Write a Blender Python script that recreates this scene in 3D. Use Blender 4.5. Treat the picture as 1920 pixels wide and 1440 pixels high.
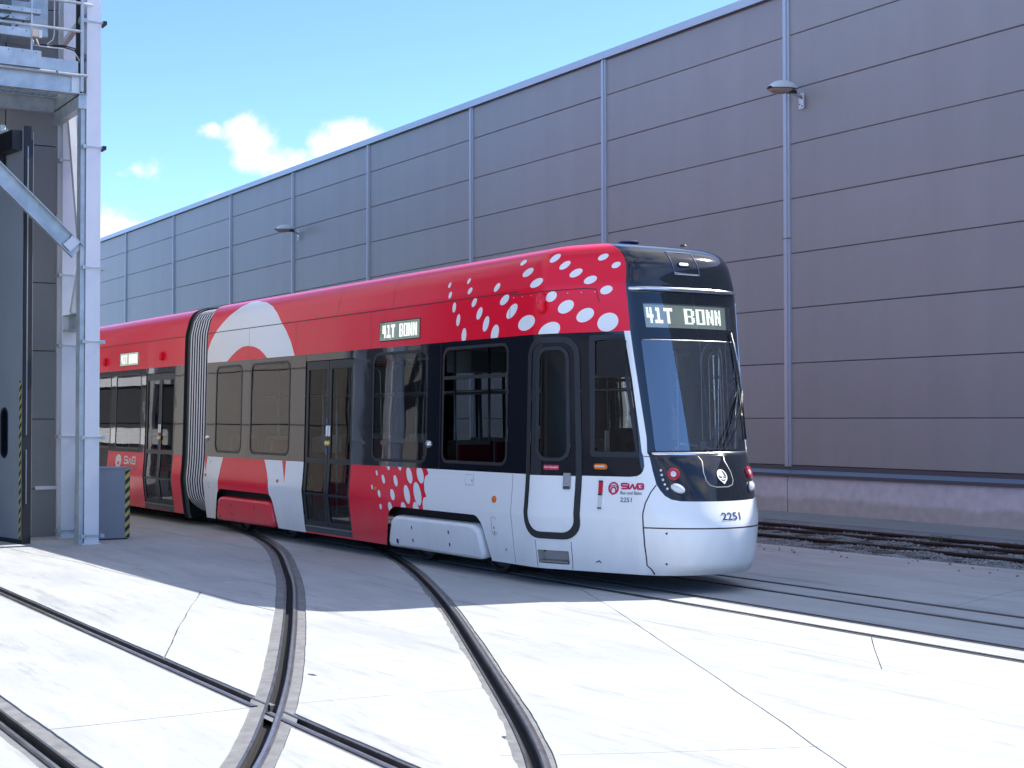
import bpy, bmesh, math, random
from math import sin, cos, pi, radians
from mathutils import Vector, Matrix
from mathutils.geometry import delaunay_2d_cdt
for o in list(bpy.data.objects): bpy.data.objects.remove(o)
random.seed(7)
SC = bpy.context.scene
COL = SC.collection
# ------------------------------------------------------------ camera
CAMH = 1.72
cam = bpy.data.cameras.new('camera'); camo = bpy.data.objects.new('camera', cam); COL.objects.link(camo)
cam.sensor_width = 36; cam.lens = 36*2800/1920; cam.clip_start = .1; cam.clip_end = 3000
_yaw, _pit, _rol = 1.0286, .0232, -.001
fw = Vector((-sin(_yaw)*cos(_pit), cos(_yaw)*cos(_pit), sin(_pit)))
rt = Vector((cos(_yaw), sin(_yaw), 0)); up = rt.cross(fw)
r2 = rt*cos(_rol)+up*sin(_rol); u2 = -rt*sin(_rol)+up*cos(_rol)
camo.matrix_world = Matrix(((r2.x,u2.x,-fw.x,0),(r2.y,u2.y,-fw.y,0),(r2.z,u2.z,-fw.z,CAMH),(0,0,0,1)))
SC.camera = camo
# ------------------------------------------------------------ sun and sky
SUN = Vector((.02,.972,1)).normalized()      # towards the sun
EL = math.asin(SUN.z); AZ = math.atan2(SUN.x, SUN.y)
sl = bpy.data.lights.new('sun','SUN'); sl.energy = 2.5; sl.angle = radians(.5); sl.color = (1,.96,.9)
so = bpy.data.objects.new('sun', sl); COL.objects.link(so); so.rotation_euler = SUN.to_track_quat('Z','Y').to_euler(); so.location=(0,0,30)
W = bpy.data.worlds.new('World'); SC.world = W; W.use_nodes = True
nt = W.node_tree; nt.nodes.clear()
def N(t, tree=None, **k):
    n = (tree or nt).nodes.new(t)
    for a,b in k.items(): setattr(n,a,b)
    return n
def build_world():
    L = nt.links.new
    out = N('ShaderNodeOutputWorld'); bg = N('ShaderNodeBackground'); bg.inputs[1].default_value = 1.0
    sky = N('ShaderNodeTexSky', sky_type='NISHITA', sun_disc=False, sun_elevation=EL, sun_rotation=AZ, altitude=60, air_density=.5, dust_density=.1, ozone_density=1.2)
    mul = N('ShaderNodeVectorMath', operation='SCALE'); mul.inputs['Scale'].default_value = SKY
    tn = N('ShaderNodeVectorMath', operation='MULTIPLY'); tn.inputs[1].default_value=(.60,.72,.88); L(sky.outputs[0], tn.inputs[0]); L(tn.outputs[0], mul.inputs[0])
    tc = N('ShaderNodeTexCoord'); nrm = N('ShaderNodeVectorMath', operation='NORMALIZE'); L(tc.outputs['Generated'], nrm.inputs[0])
    # cumulus: blobs in direction space, broken up by noise
    no = N('ShaderNodeTexNoise'); no.inputs['Scale'].default_value = 34; no.inputs['Detail'].default_value = 9; no.inputs['Roughness'].default_value = .62
    L(nrm.outputs[0], no.inputs['Vector'])
    blobs = [((-.9522,.2740,.1170),.030,.030,.85),((-.9236,.3300,.1870),.014,.010,.9),((-.9180,.3480,.1900),.022,.014,1.0),((-.9150,.3560,.1810),.022,.020,1.0),
             ((-.9140,.3650,.1690),.030,.015,1.0),((-.9080,.3790,.1640),.026,.016,1.0),((-.8975,.4000,.1780),.018,.017,.95),((-.8915,.4120,.1850),.024,.014,1.05),((-.8870,.4220,.1790),.026,.018,1.0),
             ((-.9450,.2880,.1600),.016,.010,.62),((-.9405,.2960,.1600),.014,.012,.62),((-.9490,.2800,.1570),.014,.008,.5),((-.9270,.3420,.1450),.024,.010,.55)]
    prev = None
    for (c,rx,rz,a) in blobs:
        v = Vector(c).normalized()
        sub = N('ShaderNodeVectorMath', operation='SUBTRACT'); L(nrm.outputs[0], sub.inputs[0]); sub.inputs[1].default_value = v
        sc_ = N('ShaderNodeVectorMath', operation='MULTIPLY'); L(sub.outputs[0], sc_.inputs[0]); sc_.inputs[1].default_value = (1/rx,1/rx,1/rz)
        ln = N('ShaderNodeVectorMath', operation='LENGTH'); L(sc_.outputs[0], ln.inputs[0])
        mr = N('ShaderNodeMapRange'); L(ln.outputs['Value'], mr.inputs[0]); mr.inputs[1].default_value=1.3; mr.inputs[2].default_value=.15; mr.inputs[3].default_value=0; mr.inputs[4].default_value=a
        if prev is None: prev = mr.outputs[0]
        else:
            mx = N('ShaderNodeMath', operation='MAXIMUM'); L(prev, mx.inputs[0]); L(mr.outputs[0], mx.inputs[1]); prev = mx.outputs[0]
    # extra cumulus overhead, outside the view, added to brighten shaded areas
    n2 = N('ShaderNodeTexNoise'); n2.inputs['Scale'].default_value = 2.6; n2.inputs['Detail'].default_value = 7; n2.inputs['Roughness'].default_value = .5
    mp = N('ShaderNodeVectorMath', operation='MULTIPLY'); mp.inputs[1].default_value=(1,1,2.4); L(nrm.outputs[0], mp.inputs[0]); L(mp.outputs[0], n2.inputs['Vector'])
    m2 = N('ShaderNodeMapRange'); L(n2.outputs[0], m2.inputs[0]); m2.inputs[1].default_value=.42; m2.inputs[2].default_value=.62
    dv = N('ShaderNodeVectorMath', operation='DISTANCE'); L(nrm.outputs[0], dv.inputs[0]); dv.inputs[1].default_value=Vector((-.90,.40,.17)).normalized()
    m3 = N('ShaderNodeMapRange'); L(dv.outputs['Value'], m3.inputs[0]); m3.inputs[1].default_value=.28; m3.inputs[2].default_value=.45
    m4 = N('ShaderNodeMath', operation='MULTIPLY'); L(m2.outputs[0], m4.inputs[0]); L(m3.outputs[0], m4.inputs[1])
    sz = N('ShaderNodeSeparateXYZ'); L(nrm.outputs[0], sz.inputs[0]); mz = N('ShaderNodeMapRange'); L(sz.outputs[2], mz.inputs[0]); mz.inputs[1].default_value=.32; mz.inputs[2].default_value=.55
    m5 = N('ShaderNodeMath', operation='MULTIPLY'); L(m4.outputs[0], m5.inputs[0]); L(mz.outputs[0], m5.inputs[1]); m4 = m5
    class mx: outputs=[prev]
    # mask = smoothstep(blob + noise)
    ad = N('ShaderNodeMath', operation='MULTIPLY_ADD'); L(no.outputs[0], ad.inputs[0]); ad.inputs[1].default_value = 1.5; L(mx.outputs[0], ad.inputs[2])
    ms = N('ShaderNodeMapRange', interpolation_type='SMOOTHSTEP'); L(ad.outputs[0], ms.inputs[0]); ms.inputs[1].default_value=1.12; ms.inputs[2].default_value=1.62
    gate = N('ShaderNodeMapRange'); L(mx.outputs[0], gate.inputs[0]); gate.inputs[1].default_value=.02; gate.inputs[2].default_value=.2
    mg = N('ShaderNodeMath', operation='MULTIPLY'); L(ms.outputs[0], mg.inputs[0]); L(gate.outputs[0], mg.inputs[1])
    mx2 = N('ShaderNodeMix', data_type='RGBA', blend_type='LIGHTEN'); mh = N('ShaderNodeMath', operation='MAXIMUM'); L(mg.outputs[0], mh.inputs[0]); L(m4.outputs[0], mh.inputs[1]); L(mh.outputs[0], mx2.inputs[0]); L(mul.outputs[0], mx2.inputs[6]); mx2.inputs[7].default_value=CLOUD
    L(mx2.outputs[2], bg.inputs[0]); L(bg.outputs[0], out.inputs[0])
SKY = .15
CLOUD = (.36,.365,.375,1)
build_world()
SC.view_settings.view_transform = 'Standard'; SC.view_settings.look = 'None'; SC.view_settings.exposure = 1.65; SC.view_settings.gamma = 1
SC.view_settings.use_curve_mapping = False
SC.render.engine = 'CYCLES'
SC.cycles.max_bounces = 8; SC.cycles.transparent_max_bounces = 12; SC.cycles.caustics_reflective=False
# ------------------------------------------------------------ materials
def mat(name, col, rough=.5, metal=0., spec=.5, coat=0., var=0., vscale=3., bump=0., bscale=30., emis=None, estr=1., var_col=None, detail=6, vmap=(1,1,1)):
    m = bpy.data.materials.new(name); m.use_nodes = True; t = m.node_tree; b = t.nodes['Principled BSDF']; L = t.links.new
    b.inputs['Base Color'].default_value = (*col,1); b.inputs['Roughness'].default_value = rough; b.inputs['Metallic'].default_value = metal
    b.inputs['Specular IOR Level'].default_value = spec; b.inputs['Coat Weight'].default_value = coat; b.inputs['Coat Roughness'].default_value = .03
    if emis: b.inputs['Emission Color'].default_value = (*emis,1); b.inputs['Emission Strength'].default_value = estr
    tc = None
    if var or bump:
        tc = N('ShaderNodeTexCoord', t)
        src = tc.outputs['Object']
    if var:
        mp = N('ShaderNodeMapping', t); mp.inputs['Scale'].default_value = vmap; L(src, mp.inputs[0])
        n = N('ShaderNodeTexNoise', t); n.inputs['Scale'].default_value = vscale; n.inputs['Detail'].default_value = detail; n.inputs['Roughness'].default_value=.6; L(mp.outputs[0], n.inputs['Vector'])
        r = N('ShaderNodeMapRange', t); L(n.outputs[0], r.inputs[0]); r.inputs[1].default_value=.3; r.inputs[2].default_value=.7
        mx = N('ShaderNodeMix', t, data_type='RGBA'); L(r.outputs[0], mx.inputs[0])
        c2 = var_col or tuple(max(0,c*(1-var)) for c in col)
        mx.inputs[6].default_value = (*col,1); mx.inputs[7].default_value = (*c2,1); L(mx.outputs[2], b.inputs['Base Color'])
    if bump:
        n = N('ShaderNodeTexNoise', t); n.inputs['Scale'].default_value = bscale; n.inputs['Detail'].default_value = 3; L(src, n.inputs['Vector'])
        bp = N('ShaderNodeBump', t); bp.inputs['Strength'].default_value = 1.; bp.inputs['Distance'].default_value = bump; L(n.outputs[0], bp.inputs['Height']); L(bp.outputs[0], b.inputs['Normal'])
    return m
M = {}
M['red'] = mat('red_paint',(.86,.012,.04),.2,coat=.05,spec=.35,bump=.006,bscale=1.1)
M['white'] = mat('white_paint',(.86,.87,.87),.25,coat=.2,bump=.003,bscale=1.0)
M['black'] = mat('black_gloss',(.012,.014,.02),.05,coat=.5,bump=.005,bscale=1.3)
M['mask'] = mat('black_gloss_mask',(.008,.010,.015),.06,coat=.6)
M['rubber'] = mat('black_rubber',(.016,.018,.022),.45)
M['seam'] = mat('seam_dark',(.03,.01,.02),.6)
M['seamw'] = mat('seam_grey',(.06,.07,.08),.6)
M['dark'] = mat('underframe_dark',(.012,.012,.014),.8)
M['bellow'] = mat('bellows_fabric',(.80,.81,.84),.6,bump=.002,bscale=80)
M['bellowd'] = mat('bellows_fold',(.03,.035,.06),.7)
M['gapframe'] = mat('gangway_frame',(.05,.07,.08),.4)
M['chrome'] = mat('bright_metal',(.75,.75,.76),.12,metal=1)
M['steel'] = mat('brushed_steel',(.42,.42,.40),.38,metal=.8,var=.2,vscale=20)
M['orange'] = mat('orange_lens',(.75,.16,.01),.2)
M['redlens'] = mat('red_lens',(.55,.01,.03),.12,coat=.5)
M['lens'] = mat('clear_lens',(.72,.74,.76),.15,metal=.2,coat=.5)
M['blue'] = mat('navy_print',(.02,.03,.12),.5)
M['crim'] = mat('crimson_print',(.52,.006,.06),.35)
M['wprint'] = mat('white_print',(.82,.84,.86),.35)
M['gprint'] = mat('grey_print',(.18,.18,.2),.5)
M['led'] = mat('display_dots',(.5,.53,.5),.5,emis=(.80,.86,.80),estr=.75)
M['dispb'] = mat('display_face',(.10,.12,.10),.35,emis=(.12,.145,.125),estr=.5)
M['yellow'] = mat('yellow_plastic',(.75,.5,.04),.4)
M['seat'] = mat('red_seat_fabric',(.33,.012,.03),.7)
M['cream'] = mat('cream_plastic',(.62,.52,.42),.45)
M['inwall'] = mat('interior_grey',(.40,.42,.44),.6)
M['infloor'] = mat('interior_floor',(.06,.065,.07),.7)
M['dash'] = mat('dash_grey',(.26,.31,.32),.5)
M['skin'] = mat('skin',(.42,.25,.18),.5)
M['cloth'] = mat('dark_jacket',(.012,.014,.02),.8)
M['hair'] = mat('dark_hair',(.02,.015,.012),.7)
M['wheel'] = mat('wheel_steel',(.09,.09,.10),.4,metal=.7)
M['cream2'] = mat('recess_cream',(.42,.40,.38),.6)
M['bluep'] = mat('blue_sign',(.02,.10,.35),.4)
M['gold'] = mat('gold_print',(.45,.32,.14),.5)
M['ledw'] = mat('hatch_lamp_white',(.8,.8,.8),.2,emis=(1,1,1),estr=.5)
M['chromeb'] = mat('hatch_blue_metal',(.12,.16,.22),.12,metal=.6,coat=.5)
M['doorblk'] = mat('door_frame_black',(.022,.03,.036),.3,spec=.2)
M['roofm'] = mat('roof_red',(.40,.03,.04),.4)
M['dispc'] = mat('display_face_pale',(.30,.32,.28),.4,emis=(.5,.52,.45),estr=.35)
def glass(name, tint, refl=1.0, bump=.004, bs=1.2, ior=1.6):
    m = bpy.data.materials.new(name); m.use_nodes=True; t=m.node_tree; t.nodes.clear(); L=t.links.new
    o=N('ShaderNodeOutputMaterial',t); mx=N('ShaderNodeMixShader',t); tr=N('ShaderNodeBsdfTransparent',t); tr.inputs[0].default_value=(*tint,1)
    gl=N('ShaderNodeBsdfGlossy',t); gl.inputs['Roughness'].default_value=.015; gl.inputs[0].default_value=(refl,refl,refl,1)
    fr=N('ShaderNodeFresnel',t); fr.inputs[0].default_value=ior
    tc=N('ShaderNodeTexCoord',t); n=N('ShaderNodeTexNoise',t); n.inputs['Scale'].default_value=bs; n.inputs['Detail'].default_value=1; L(tc.outputs['Object'],n.inputs['Vector'])
    bp=N('ShaderNodeBump',t); bp.inputs['Distance'].default_value=bump; L(n.outputs[0],bp.inputs['Height']); L(bp.outputs[0],gl.inputs['Normal']); L(bp.outputs[0],fr.inputs['Normal'])
    L(fr.outputs[0],mx.inputs[0]); L(tr.outputs[0],mx.inputs[1]); L(gl.outputs[0],mx.inputs[2]); L(mx.outputs[0],o.inputs[0])
    return m
M['glass'] = glass('tinted_glass',(.58,.62,.63))
M['glassdoor'] = glass('door_glass',(.60,.65,.68),1.0,.003,1.5,1.22)
M['glassd'] = glass('dark_glass',(.48,.52,.54))
M['windshield'] = glass('windscreen_glass',(.80,.84,.86),1.0,.0008,1,2.8)
M['glassdisp'] = glass('display_cover_glass',(.85,.87,.86),1.0,.001,1)
M['galv'] = mat('galvanised_steel',(.52,.57,.60),.42,metal=.45,var=.35,vscale=5,var_col=(.34,.40,.44),bump=.0006,bscale=60)
M['galvp'] = mat('pale_galvanised_column',(.74,.76,.80),.5,metal=.05,var=.1,vscale=2,var_col=(.66,.70,.76))
M['facade'] = mat('grey_cladding',(.26,.27,.27),.55,var=.12,vscale=.8)
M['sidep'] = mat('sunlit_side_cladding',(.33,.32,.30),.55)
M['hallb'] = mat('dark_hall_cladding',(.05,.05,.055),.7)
M['doorp'] = mat('grey_door_paint',(.27,.29,.31),.5,var=.1,vscale=1.5)
M['hazy'] = mat('hazard_yellow',(.52,.46,.10),.5)
M['hazb'] = mat('hazard_black',(.02,.02,.025),.5)
M['cabinet'] = mat('grey_cabinet_paint',(.25,.29,.34),.45,var=.1,vscale=3)
M['cable'] = mat('black_cable',(.012,.012,.016),.5)
M['conduit'] = mat('pale_conduit',(.65,.66,.66),.5)
M['wpanel'] = mat('wall_panel_grey',(.295,.305,.295),.45,metal=.0,var=.10,vscale=.25,var_col=(.31,.295,.295),bump=.0015,bscale=1.2)
M['wtrim'] = mat('pilaster_trim',(.46,.51,.57),.4,metal=.3)
M['wback'] = mat('dark_joint_backing',(.14,.14,.15),.8)  # dark backing behind the cladding joints
M['flash'] = mat('sky_tinted_flashing',(.13,.20,.30),.35,metal=.4)  # blue sky reflection on the sloping sill, put into the base colour
M['flashd'] = mat('dark_flashing',(.09,.085,.10),.5)
M['ballast'] = mat('ballast_stone',(.24,.27,.28),.9,var=.6,vscale=25,var_col=(.10,.12,.125))
M['stone'] = mat('ballast_chips',(.34,.36,.36),.85,var=.7,vscale=3,var_col=(.11,.12,.12),detail=1)
M['rust'] = mat('rusty_rail',(.045,.025,.022),.7,var=.4,vscale=12)
M['kerb'] = mat('walkway_concrete',(.25,.29,.31),.8,var=.2,vscale=1.5)
M['rail'] = mat('rail_steel',(.17,.165,.165),.35,metal=.5,var=.45,vscale=5,var_col=(.08,.072,.07))
M['railtop'] = mat('worn_rail_top',(.42,.42,.42),.28,metal=.7,var=.4,vscale=9,var_col=(.24,.235,.23))
M['groove'] = mat('groove_dark',(.010,.010,.011),.9)
M['filler'] = mat('grey_grout_filler',(.25,.25,.25),.85,var=.35,vscale=7,var_col=(.15,.15,.155),bump=.002,bscale=50)
M['fillerd'] = mat('dark_asphalt_filler',(.075,.07,.07),.85,var=.35,vscale=9,bump=.002,bscale=60)
M['base'] = mat('joint_dark',(.07,.065,.06),.9)
M['lampw'] = mat('lamp_housing',(.62,.68,.72),.35)
M['lampg'] = mat('lamp_diffuser',(.34,.24,.19),.35)
def concrete_mat():
    m = bpy.data.materials.new('yard_concrete'); m.use_nodes=True; t=m.node_tree; b=t.nodes['Principled BSDF']; L=t.links.new
    tc=N('ShaderNodeTexCoord',t)
    def noise(s,d,map_=(1,1,1),r=.6):
        mp=N('ShaderNodeMapping',t); mp.inputs['Scale'].default_value=map_; mp.inputs['Rotation'].default_value=(0,0,.5); L(tc.outputs['Object'],mp.inputs[0])
        n=N('ShaderNodeTexNoise',t); n.inputs['Scale'].default_value=s; n.inputs['Detail'].default_value=d; n.inputs['Roughness'].default_value=r; L(mp.outputs[0],n.inputs['Vector']); return n.outputs[0]
    def rng(x,a,c,lo=0,hi=1):
        r=N('ShaderNodeMapRange',t); L(x,r.inputs[0]); r.inputs[1].default_value=a; r.inputs[2].default_value=c; r.inputs[3].default_value=lo; r.inputs[4].default_value=hi; return r.outputs[0]
    def mix(f,a,c):
        x=N('ShaderNodeMix',t,data_type='RGBA'); L(f,x.inputs[0])
        for i,v in ((6,a),(7,c)):
            if isinstance(v,tuple): x.inputs[i].default_value=(*v,1)
            else: L(v,x.inputs[i])
        return x.outputs[2]
    c=mix(rng(noise(.5,5,(1,3,1)),.35,.7),(.48,.495,.49),(.39,.405,.41))
    c=mix(rng(noise(1.1,8,(.5,4,1),.7),.5,.72,0,.6),c,(.33,.335,.34))
    c=mix(rng(noise(.9,9,(.35,3,1),.75),.54,.66,0,.6),c,(.22,.22,.22))
    c=mix(rng(noise(6,10,(.25,2.5,1),.8),.56,.7,0,.55),c,(.26,.255,.25))
    c=mix(rng(noise(14,4),.62,.75,0,.35),c,(.26,.26,.26))
    c=mix(rng(noise(2.3,2),.25,.36,.4,0),c,(.60,.60,.58))
    c=mix(rng(noise(70,3),.68,.76,0,.5),c,(.16,.15,.14))
    L(c,b.inputs['Base Color']); b.inputs['Roughness'].default_value=.72
    bp=N('ShaderNodeBump',t); bp.inputs['Distance'].default_value=.0012; L(noise(60,5),bp.inputs['Height']); L(bp.outputs[0],b.inputs['Normal'])
    return m
M['conc'] = concrete_mat()
def plinth_mat():
    m = bpy.data.materials.new('plinth_concrete'); m.use_nodes=True; t=m.node_tree; b=t.nodes['Principled BSDF']; L=t.links.new
    tc=N('ShaderNodeTexCoord',t); sp=N('ShaderNodeSeparateXYZ',t); L(tc.outputs['Object'],sp.inputs[0])
    n=N('ShaderNodeTexNoise',t); n.inputs['Scale'].default_value=1.3; n.inputs['Detail'].default_value=6; L(tc.outputs['Object'],n.inputs['Vector'])
    ad=N('ShaderNodeMath',t,operation='MULTIPLY_ADD'); L(n.outputs[0],ad.inputs[0]); ad.inputs[1].default_value=.28; L(sp.outputs[2],ad.inputs[2])
    r=N('ShaderNodeMapRange',t); L(ad.outputs[0],r.inputs[0]); r.inputs[1].default_value=.36; r.inputs[2].default_value=.44
    x=N('ShaderNodeMix',t,data_type='RGBA'); L(r.outputs[0],x.inputs[0]); x.inputs[6].default_value=(.48,.45,.43,1); x.inputs[7].default_value=(.62,.60,.62,1)
    n2=N('ShaderNodeTexNoise',t); n2.inputs['Scale'].default_value=6; n2.inputs['Detail'].default_value=8; L(tc.outputs['Object'],n2.inputs['Vector'])
    r2_=N('ShaderNodeMapRange',t); L(n2.outputs[0],r2_.inputs[0]); r2_.inputs[1].default_value=.3; r2_.inputs[2].default_value=.75; r2_.inputs[3].default_value=1.08; r2_.inputs[4].default_value=.86
    v=N('ShaderNodeVectorMath',t,operation='SCALE'); L(x.outputs[2],v.inputs[0]); L(r2_.outputs[0],v.inputs['Scale']); L(v.outputs[0],b.inputs['Base Color']); b.inputs['Roughness'].default_value=.85
    return m
M['plinth'] = plinth_mat()
def dusty(m,h0,h1,amt,dust):
    t=m.node_tree; L=t.links.new; b=t.nodes['Principled BSDF']; c=b.inputs['Base Color'].default_value[:]
    tc=N('ShaderNodeTexCoord',t); sp=N('ShaderNodeSeparateXYZ',t); L(tc.outputs['Object'],sp.inputs[0])
    n=N('ShaderNodeTexNoise',t); n.inputs['Scale'].default_value=5; n.inputs['Detail'].default_value=8; mp=N('ShaderNodeMapping',t); mp.inputs['Scale'].default_value=(1,1,.35); L(tc.outputs['Object'],mp.inputs[0]); L(mp.outputs[0],n.inputs['Vector'])
    ad=N('ShaderNodeMath',t,operation='MULTIPLY_ADD'); L(n.outputs[0],ad.inputs[0]); ad.inputs[1].default_value=-.5; L(sp.outputs[2],ad.inputs[2])
    r=N('ShaderNodeMapRange',t); L(ad.outputs[0],r.inputs[0]); r.inputs[1].default_value=h0; r.inputs[2].default_value=h1; r.inputs[3].default_value=amt; r.inputs[4].default_value=0
    x=N('ShaderNodeMix',t,data_type='RGBA'); L(r.outputs[0],x.inputs[0]); x.inputs[6].default_value=c; x.inputs[7].default_value=(*dust,1); L(x.outputs[2],b.inputs['Base Color'])
dusty(M['white'],-.15,.35,.35,(.42,.40,.37)); dusty(M['red'],-.15,.35,.30,(.35,.20,.17))
def panel_mat():
    m=M['wpanel']; t=m.node_tree; L=t.links.new; b=t.nodes['Principled BSDF']; src=b.inputs['Base Color'].links[0].from_socket
    oi=N('ShaderNodeObjectInfo',t); r=N('ShaderNodeMapRange',t); L(oi.outputs['Random'],r.inputs[0]); r.inputs[3].default_value=.96; r.inputs[4].default_value=1.04
    tc=N('ShaderNodeTexCoord',t); mp=N('ShaderNodeMapping',t); mp.inputs['Scale'].default_value=(1.6,1,.3); L(tc.outputs['Object'],mp.inputs[0])
    n=N('ShaderNodeTexNoise',t); n.inputs['Scale'].default_value=1.5; n.inputs['Detail'].default_value=7; L(mp.outputs[0],n.inputs['Vector'])
    r2=N('ShaderNodeMapRange',t); L(n.outputs[0],r2.inputs[0]); r2.inputs[1].default_value=.3; r2.inputs[2].default_value=.7; r2.inputs[3].default_value=1.035; r2.inputs[4].default_value=.96
    mu=N('ShaderNodeMath',t,operation='MULTIPLY'); L(r.outputs[0],mu.inputs[0]); L(r2.outputs[0],mu.inputs[1])
    v=N('ShaderNodeVectorMath',t,operation='SCALE'); L(src,v.inputs[0]); L(mu.outputs[0],v.inputs['Scale']); L(v.outputs[0],b.inputs['Base Color'])
panel_mat()
# ------------------------------------------------------------ helpers
def tag(o, label=None, cat=None, group=None, kind=None):
    if label: o['label']=label
    if cat: o['category']=cat
    if group: o['group']=group
    if kind: o['kind']=kind
    return o
def empty(name, loc=(0,0,0), label=None, cat=None, group=None):
    o=bpy.data.objects.new(name,None); o.location=loc; o.empty_display_size=.2; COL.objects.link(o); return tag(o,label,cat,group)
def mesh(name, v, f, mats, parent=None, mi=None, smooth=False, normals=None):
    me=bpy.data.meshes.new(name); me.from_pydata([tuple(x) for x in v],[],f)
    if isinstance(mats,str): mats=[mats]
    for m in mats: me.materials.append(M[m])
    if mi: me.polygons.foreach_set('material_index',mi)
    if smooth: me.polygons.foreach_set('use_smooth',[True]*len(me.polygons))
    me.update()
    if normals: me.normals_split_custom_set_from_vertices(normals)
    o=bpy.data.objects.new(name,me); COL.objects.link(o)
    if parent is not None:
        o.parent=parent
        pl=Vector((0,0,0)); p=parent
        while p is not None: pl+=p.location; p=p.parent
        o.location=-pl
    return o
class MB:
    def __init__(s): s.v=[]; s.f=[]; s.m=[]
    def add(s,v,f,m=0):
        n=len(s.v); s.v+=[tuple(x) for x in v]; s.f+=[tuple(i+n for i in q) for q in f]; s.m+=[m]*len(f); return s
    def box(s,a,b,m=0,ch=0):
        x0,y0,z0=[min(p,q) for p,q in zip(a,b)]; x1,y1,z1=[max(p,q) for p,q in zip(a,b)]
        return s.add([(x0,y0,z0),(x1,y0,z0),(x1,y1,z0),(x0,y1,z0),(x0,y0,z1),(x1,y0,z1),(x1,y1,z1),(x0,y1,z1)],[(0,3,2,1),(4,5,6,7),(0,1,5,4),(1,2,6,5),(2,3,7,6),(3,0,4,7)],m)
    def bar(s,p,q,w,h,m=0,up=(0,0,1)):
        p=Vector(p);q=Vector(q);d=(q-p).normalized();U=Vector(up)
        if abs(d.dot(U))>.98: U=Vector((1,0,0))
        a=d.cross(U).normalized()*w/2; b=a.cross(d).normalized()*h/2
        v=[p-a-b,p+a-b,p+a+b,p-a+b,q-a-b,q+a-b,q+a+b,q-a+b]
        return s.add(v,[(0,1,2,3),(7,6,5,4),(0,4,5,1),(1,5,6,2),(2,6,7,3),(3,7,4,0)],m)
    def tube(s,pts,r,m=0,n=8,cap=True):
        pts=[Vector(p) for p in pts]; v=[];f=[]; prev=None
        for i,p in enumerate(pts):
            d=(pts[min(i+1,len(pts)-1)]-pts[max(i-1,0)]).normalized()
            a=(prev-d*prev.dot(d)) if prev else d.cross(Vector((0,0,1)) if abs(d.z)<.9 else Vector((1,0,0)))
            a.normalize(); prev=a; b=d.cross(a)
            rr=r[i] if isinstance(r,(list,tuple)) else r
            v+=[p+(a*cos(2*pi*k/n)+b*sin(2*pi*k/n))*rr for k in range(n)]
        for i in range(len(pts)-1):
            for k in range(n): f.append((i*n+k,i*n+(k+1)%n,(i+1)*n+(k+1)%n,(i+1)*n+k))
        if cap: f.append(tuple(range(n))[::-1]); f.append(tuple((len(pts)-1)*n+k for k in range(n)))
        return s.add(v,f,m)
    def lathe(s,prof,O,X,Y,Z,m=0,n=20):
        # prof: (r,h) pairs; axis Z
        O=Vector(O);X=Vector(X);Y=Vector(Y);Z=Vector(Z); v=[];f=[]
        for r,h in prof: v+=[O+(X*cos(2*pi*k/n)+Y*sin(2*pi*k/n))*r+Z*h for k in range(n)]
        for i in range(len(prof)-1):
            for k in range(n): f.append((i*n+k,i*n+(k+1)%n,(i+1)*n+(k+1)%n,(i+1)*n+k))
        f.append(tuple((len(prof)-1)*n+k for k in range(n)))
        return s.add(v,f,m)
    def build(s,name,mats,parent=None,smooth=False): return mesh(name,s.v,s.f,mats,parent,s.m,smooth)
def inpoly(x,y,P):
    c=False; n=len(P); j=n-1
    for i in range(n):
        xi,yi=P[i]; xj,yj=P[j]
        if (yi>y)!=(yj>y) and x<(xj-xi)*(y-yi)/(yj-yi)+xi: c=not c
        j=i
    return c
def cdt_regions(loops, lines=()):
    """loops: list of closed polygons; lines: open polylines. returns verts, tris"""
    V=[];E=[]
    for P in loops:
        n=len(V); V+=[Vector(p) for p in P]; E+=[(n+i,n+(i+1)%len(P)) for i in range(len(P))]
    for P in lines:
        n=len(V); V+=[Vector(p) for p in P]; E+=[(n+i,n+i+1) for i in range(len(P)-1)]
    r=delaunay_2d_cdt(V,E,[],0,1e-5)
    return r[0],r[2]
# ------------------------------------------------------------ ground
def resample(P, step=.15):
    P=[Vector((p[0],p[1])) for p in P]; out=[]
    n=len(P)
    for i in range(n-1):
        p0=P[i-1] if i>0 else P[0]*2-P[1]; p1=P[i]; p2=P[i+1]; p3=P[i+2] if i<n-2 else P[-1]*2-P[-2]
        L=(p2-p1).length; k=max(1,int(L/step))
        # centripetal-ish hermite
        m1=(p2-p0)/( (p2-p1).length+(p1-p0).length )*L; m2=(p3-p1)/((p3-p2).length+(p2-p1).length)*L
        for j in range(k):
            t=j/k; out.append(p1*(2*t**3-3*t*t+1)+m1*(t**3-2*t*t+t)+p2*(3*t*t-2*t**3)+m2*(t**3-t*t))
    out.append(P[-1]); return out
def offs(P, d):
    out=[]
    for i,p in enumerate(P):
        t=(P[min(i+1,len(P)-1)]-P[max(i-1,0)]).normalized(); nrm=Vector((-t.y,t.x))
        out.append(p+nrm*(d[i] if isinstance(d,(list,tuple)) else d))
    return out
def jit(n, a, seed, fine=1.):
    r=random.Random(seed); out=[];v=0;j=0
    for i in range(n):
        v=v*.82+r.uniform(-1,1)*.45; out.append(a*(v+r.uniform(-.35,.35)*fine))
    return out
def sweep(mb, P, prof, m, ):
    """prof list of (offset,z) polyline"""
    cols=[[(q.x,q.y,z) for q in offs(P,o)] for o,z in prof]
    v=[];f=[];n=len(P)
    for c in cols: v+=c
    for k in range(len(prof)-1):
        for i in range(n-1): f.append((k*n+i,(k+1)*n+i,(k+1)*n+i+1,k*n+i+1))
    mb.add(v,f,m)
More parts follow.
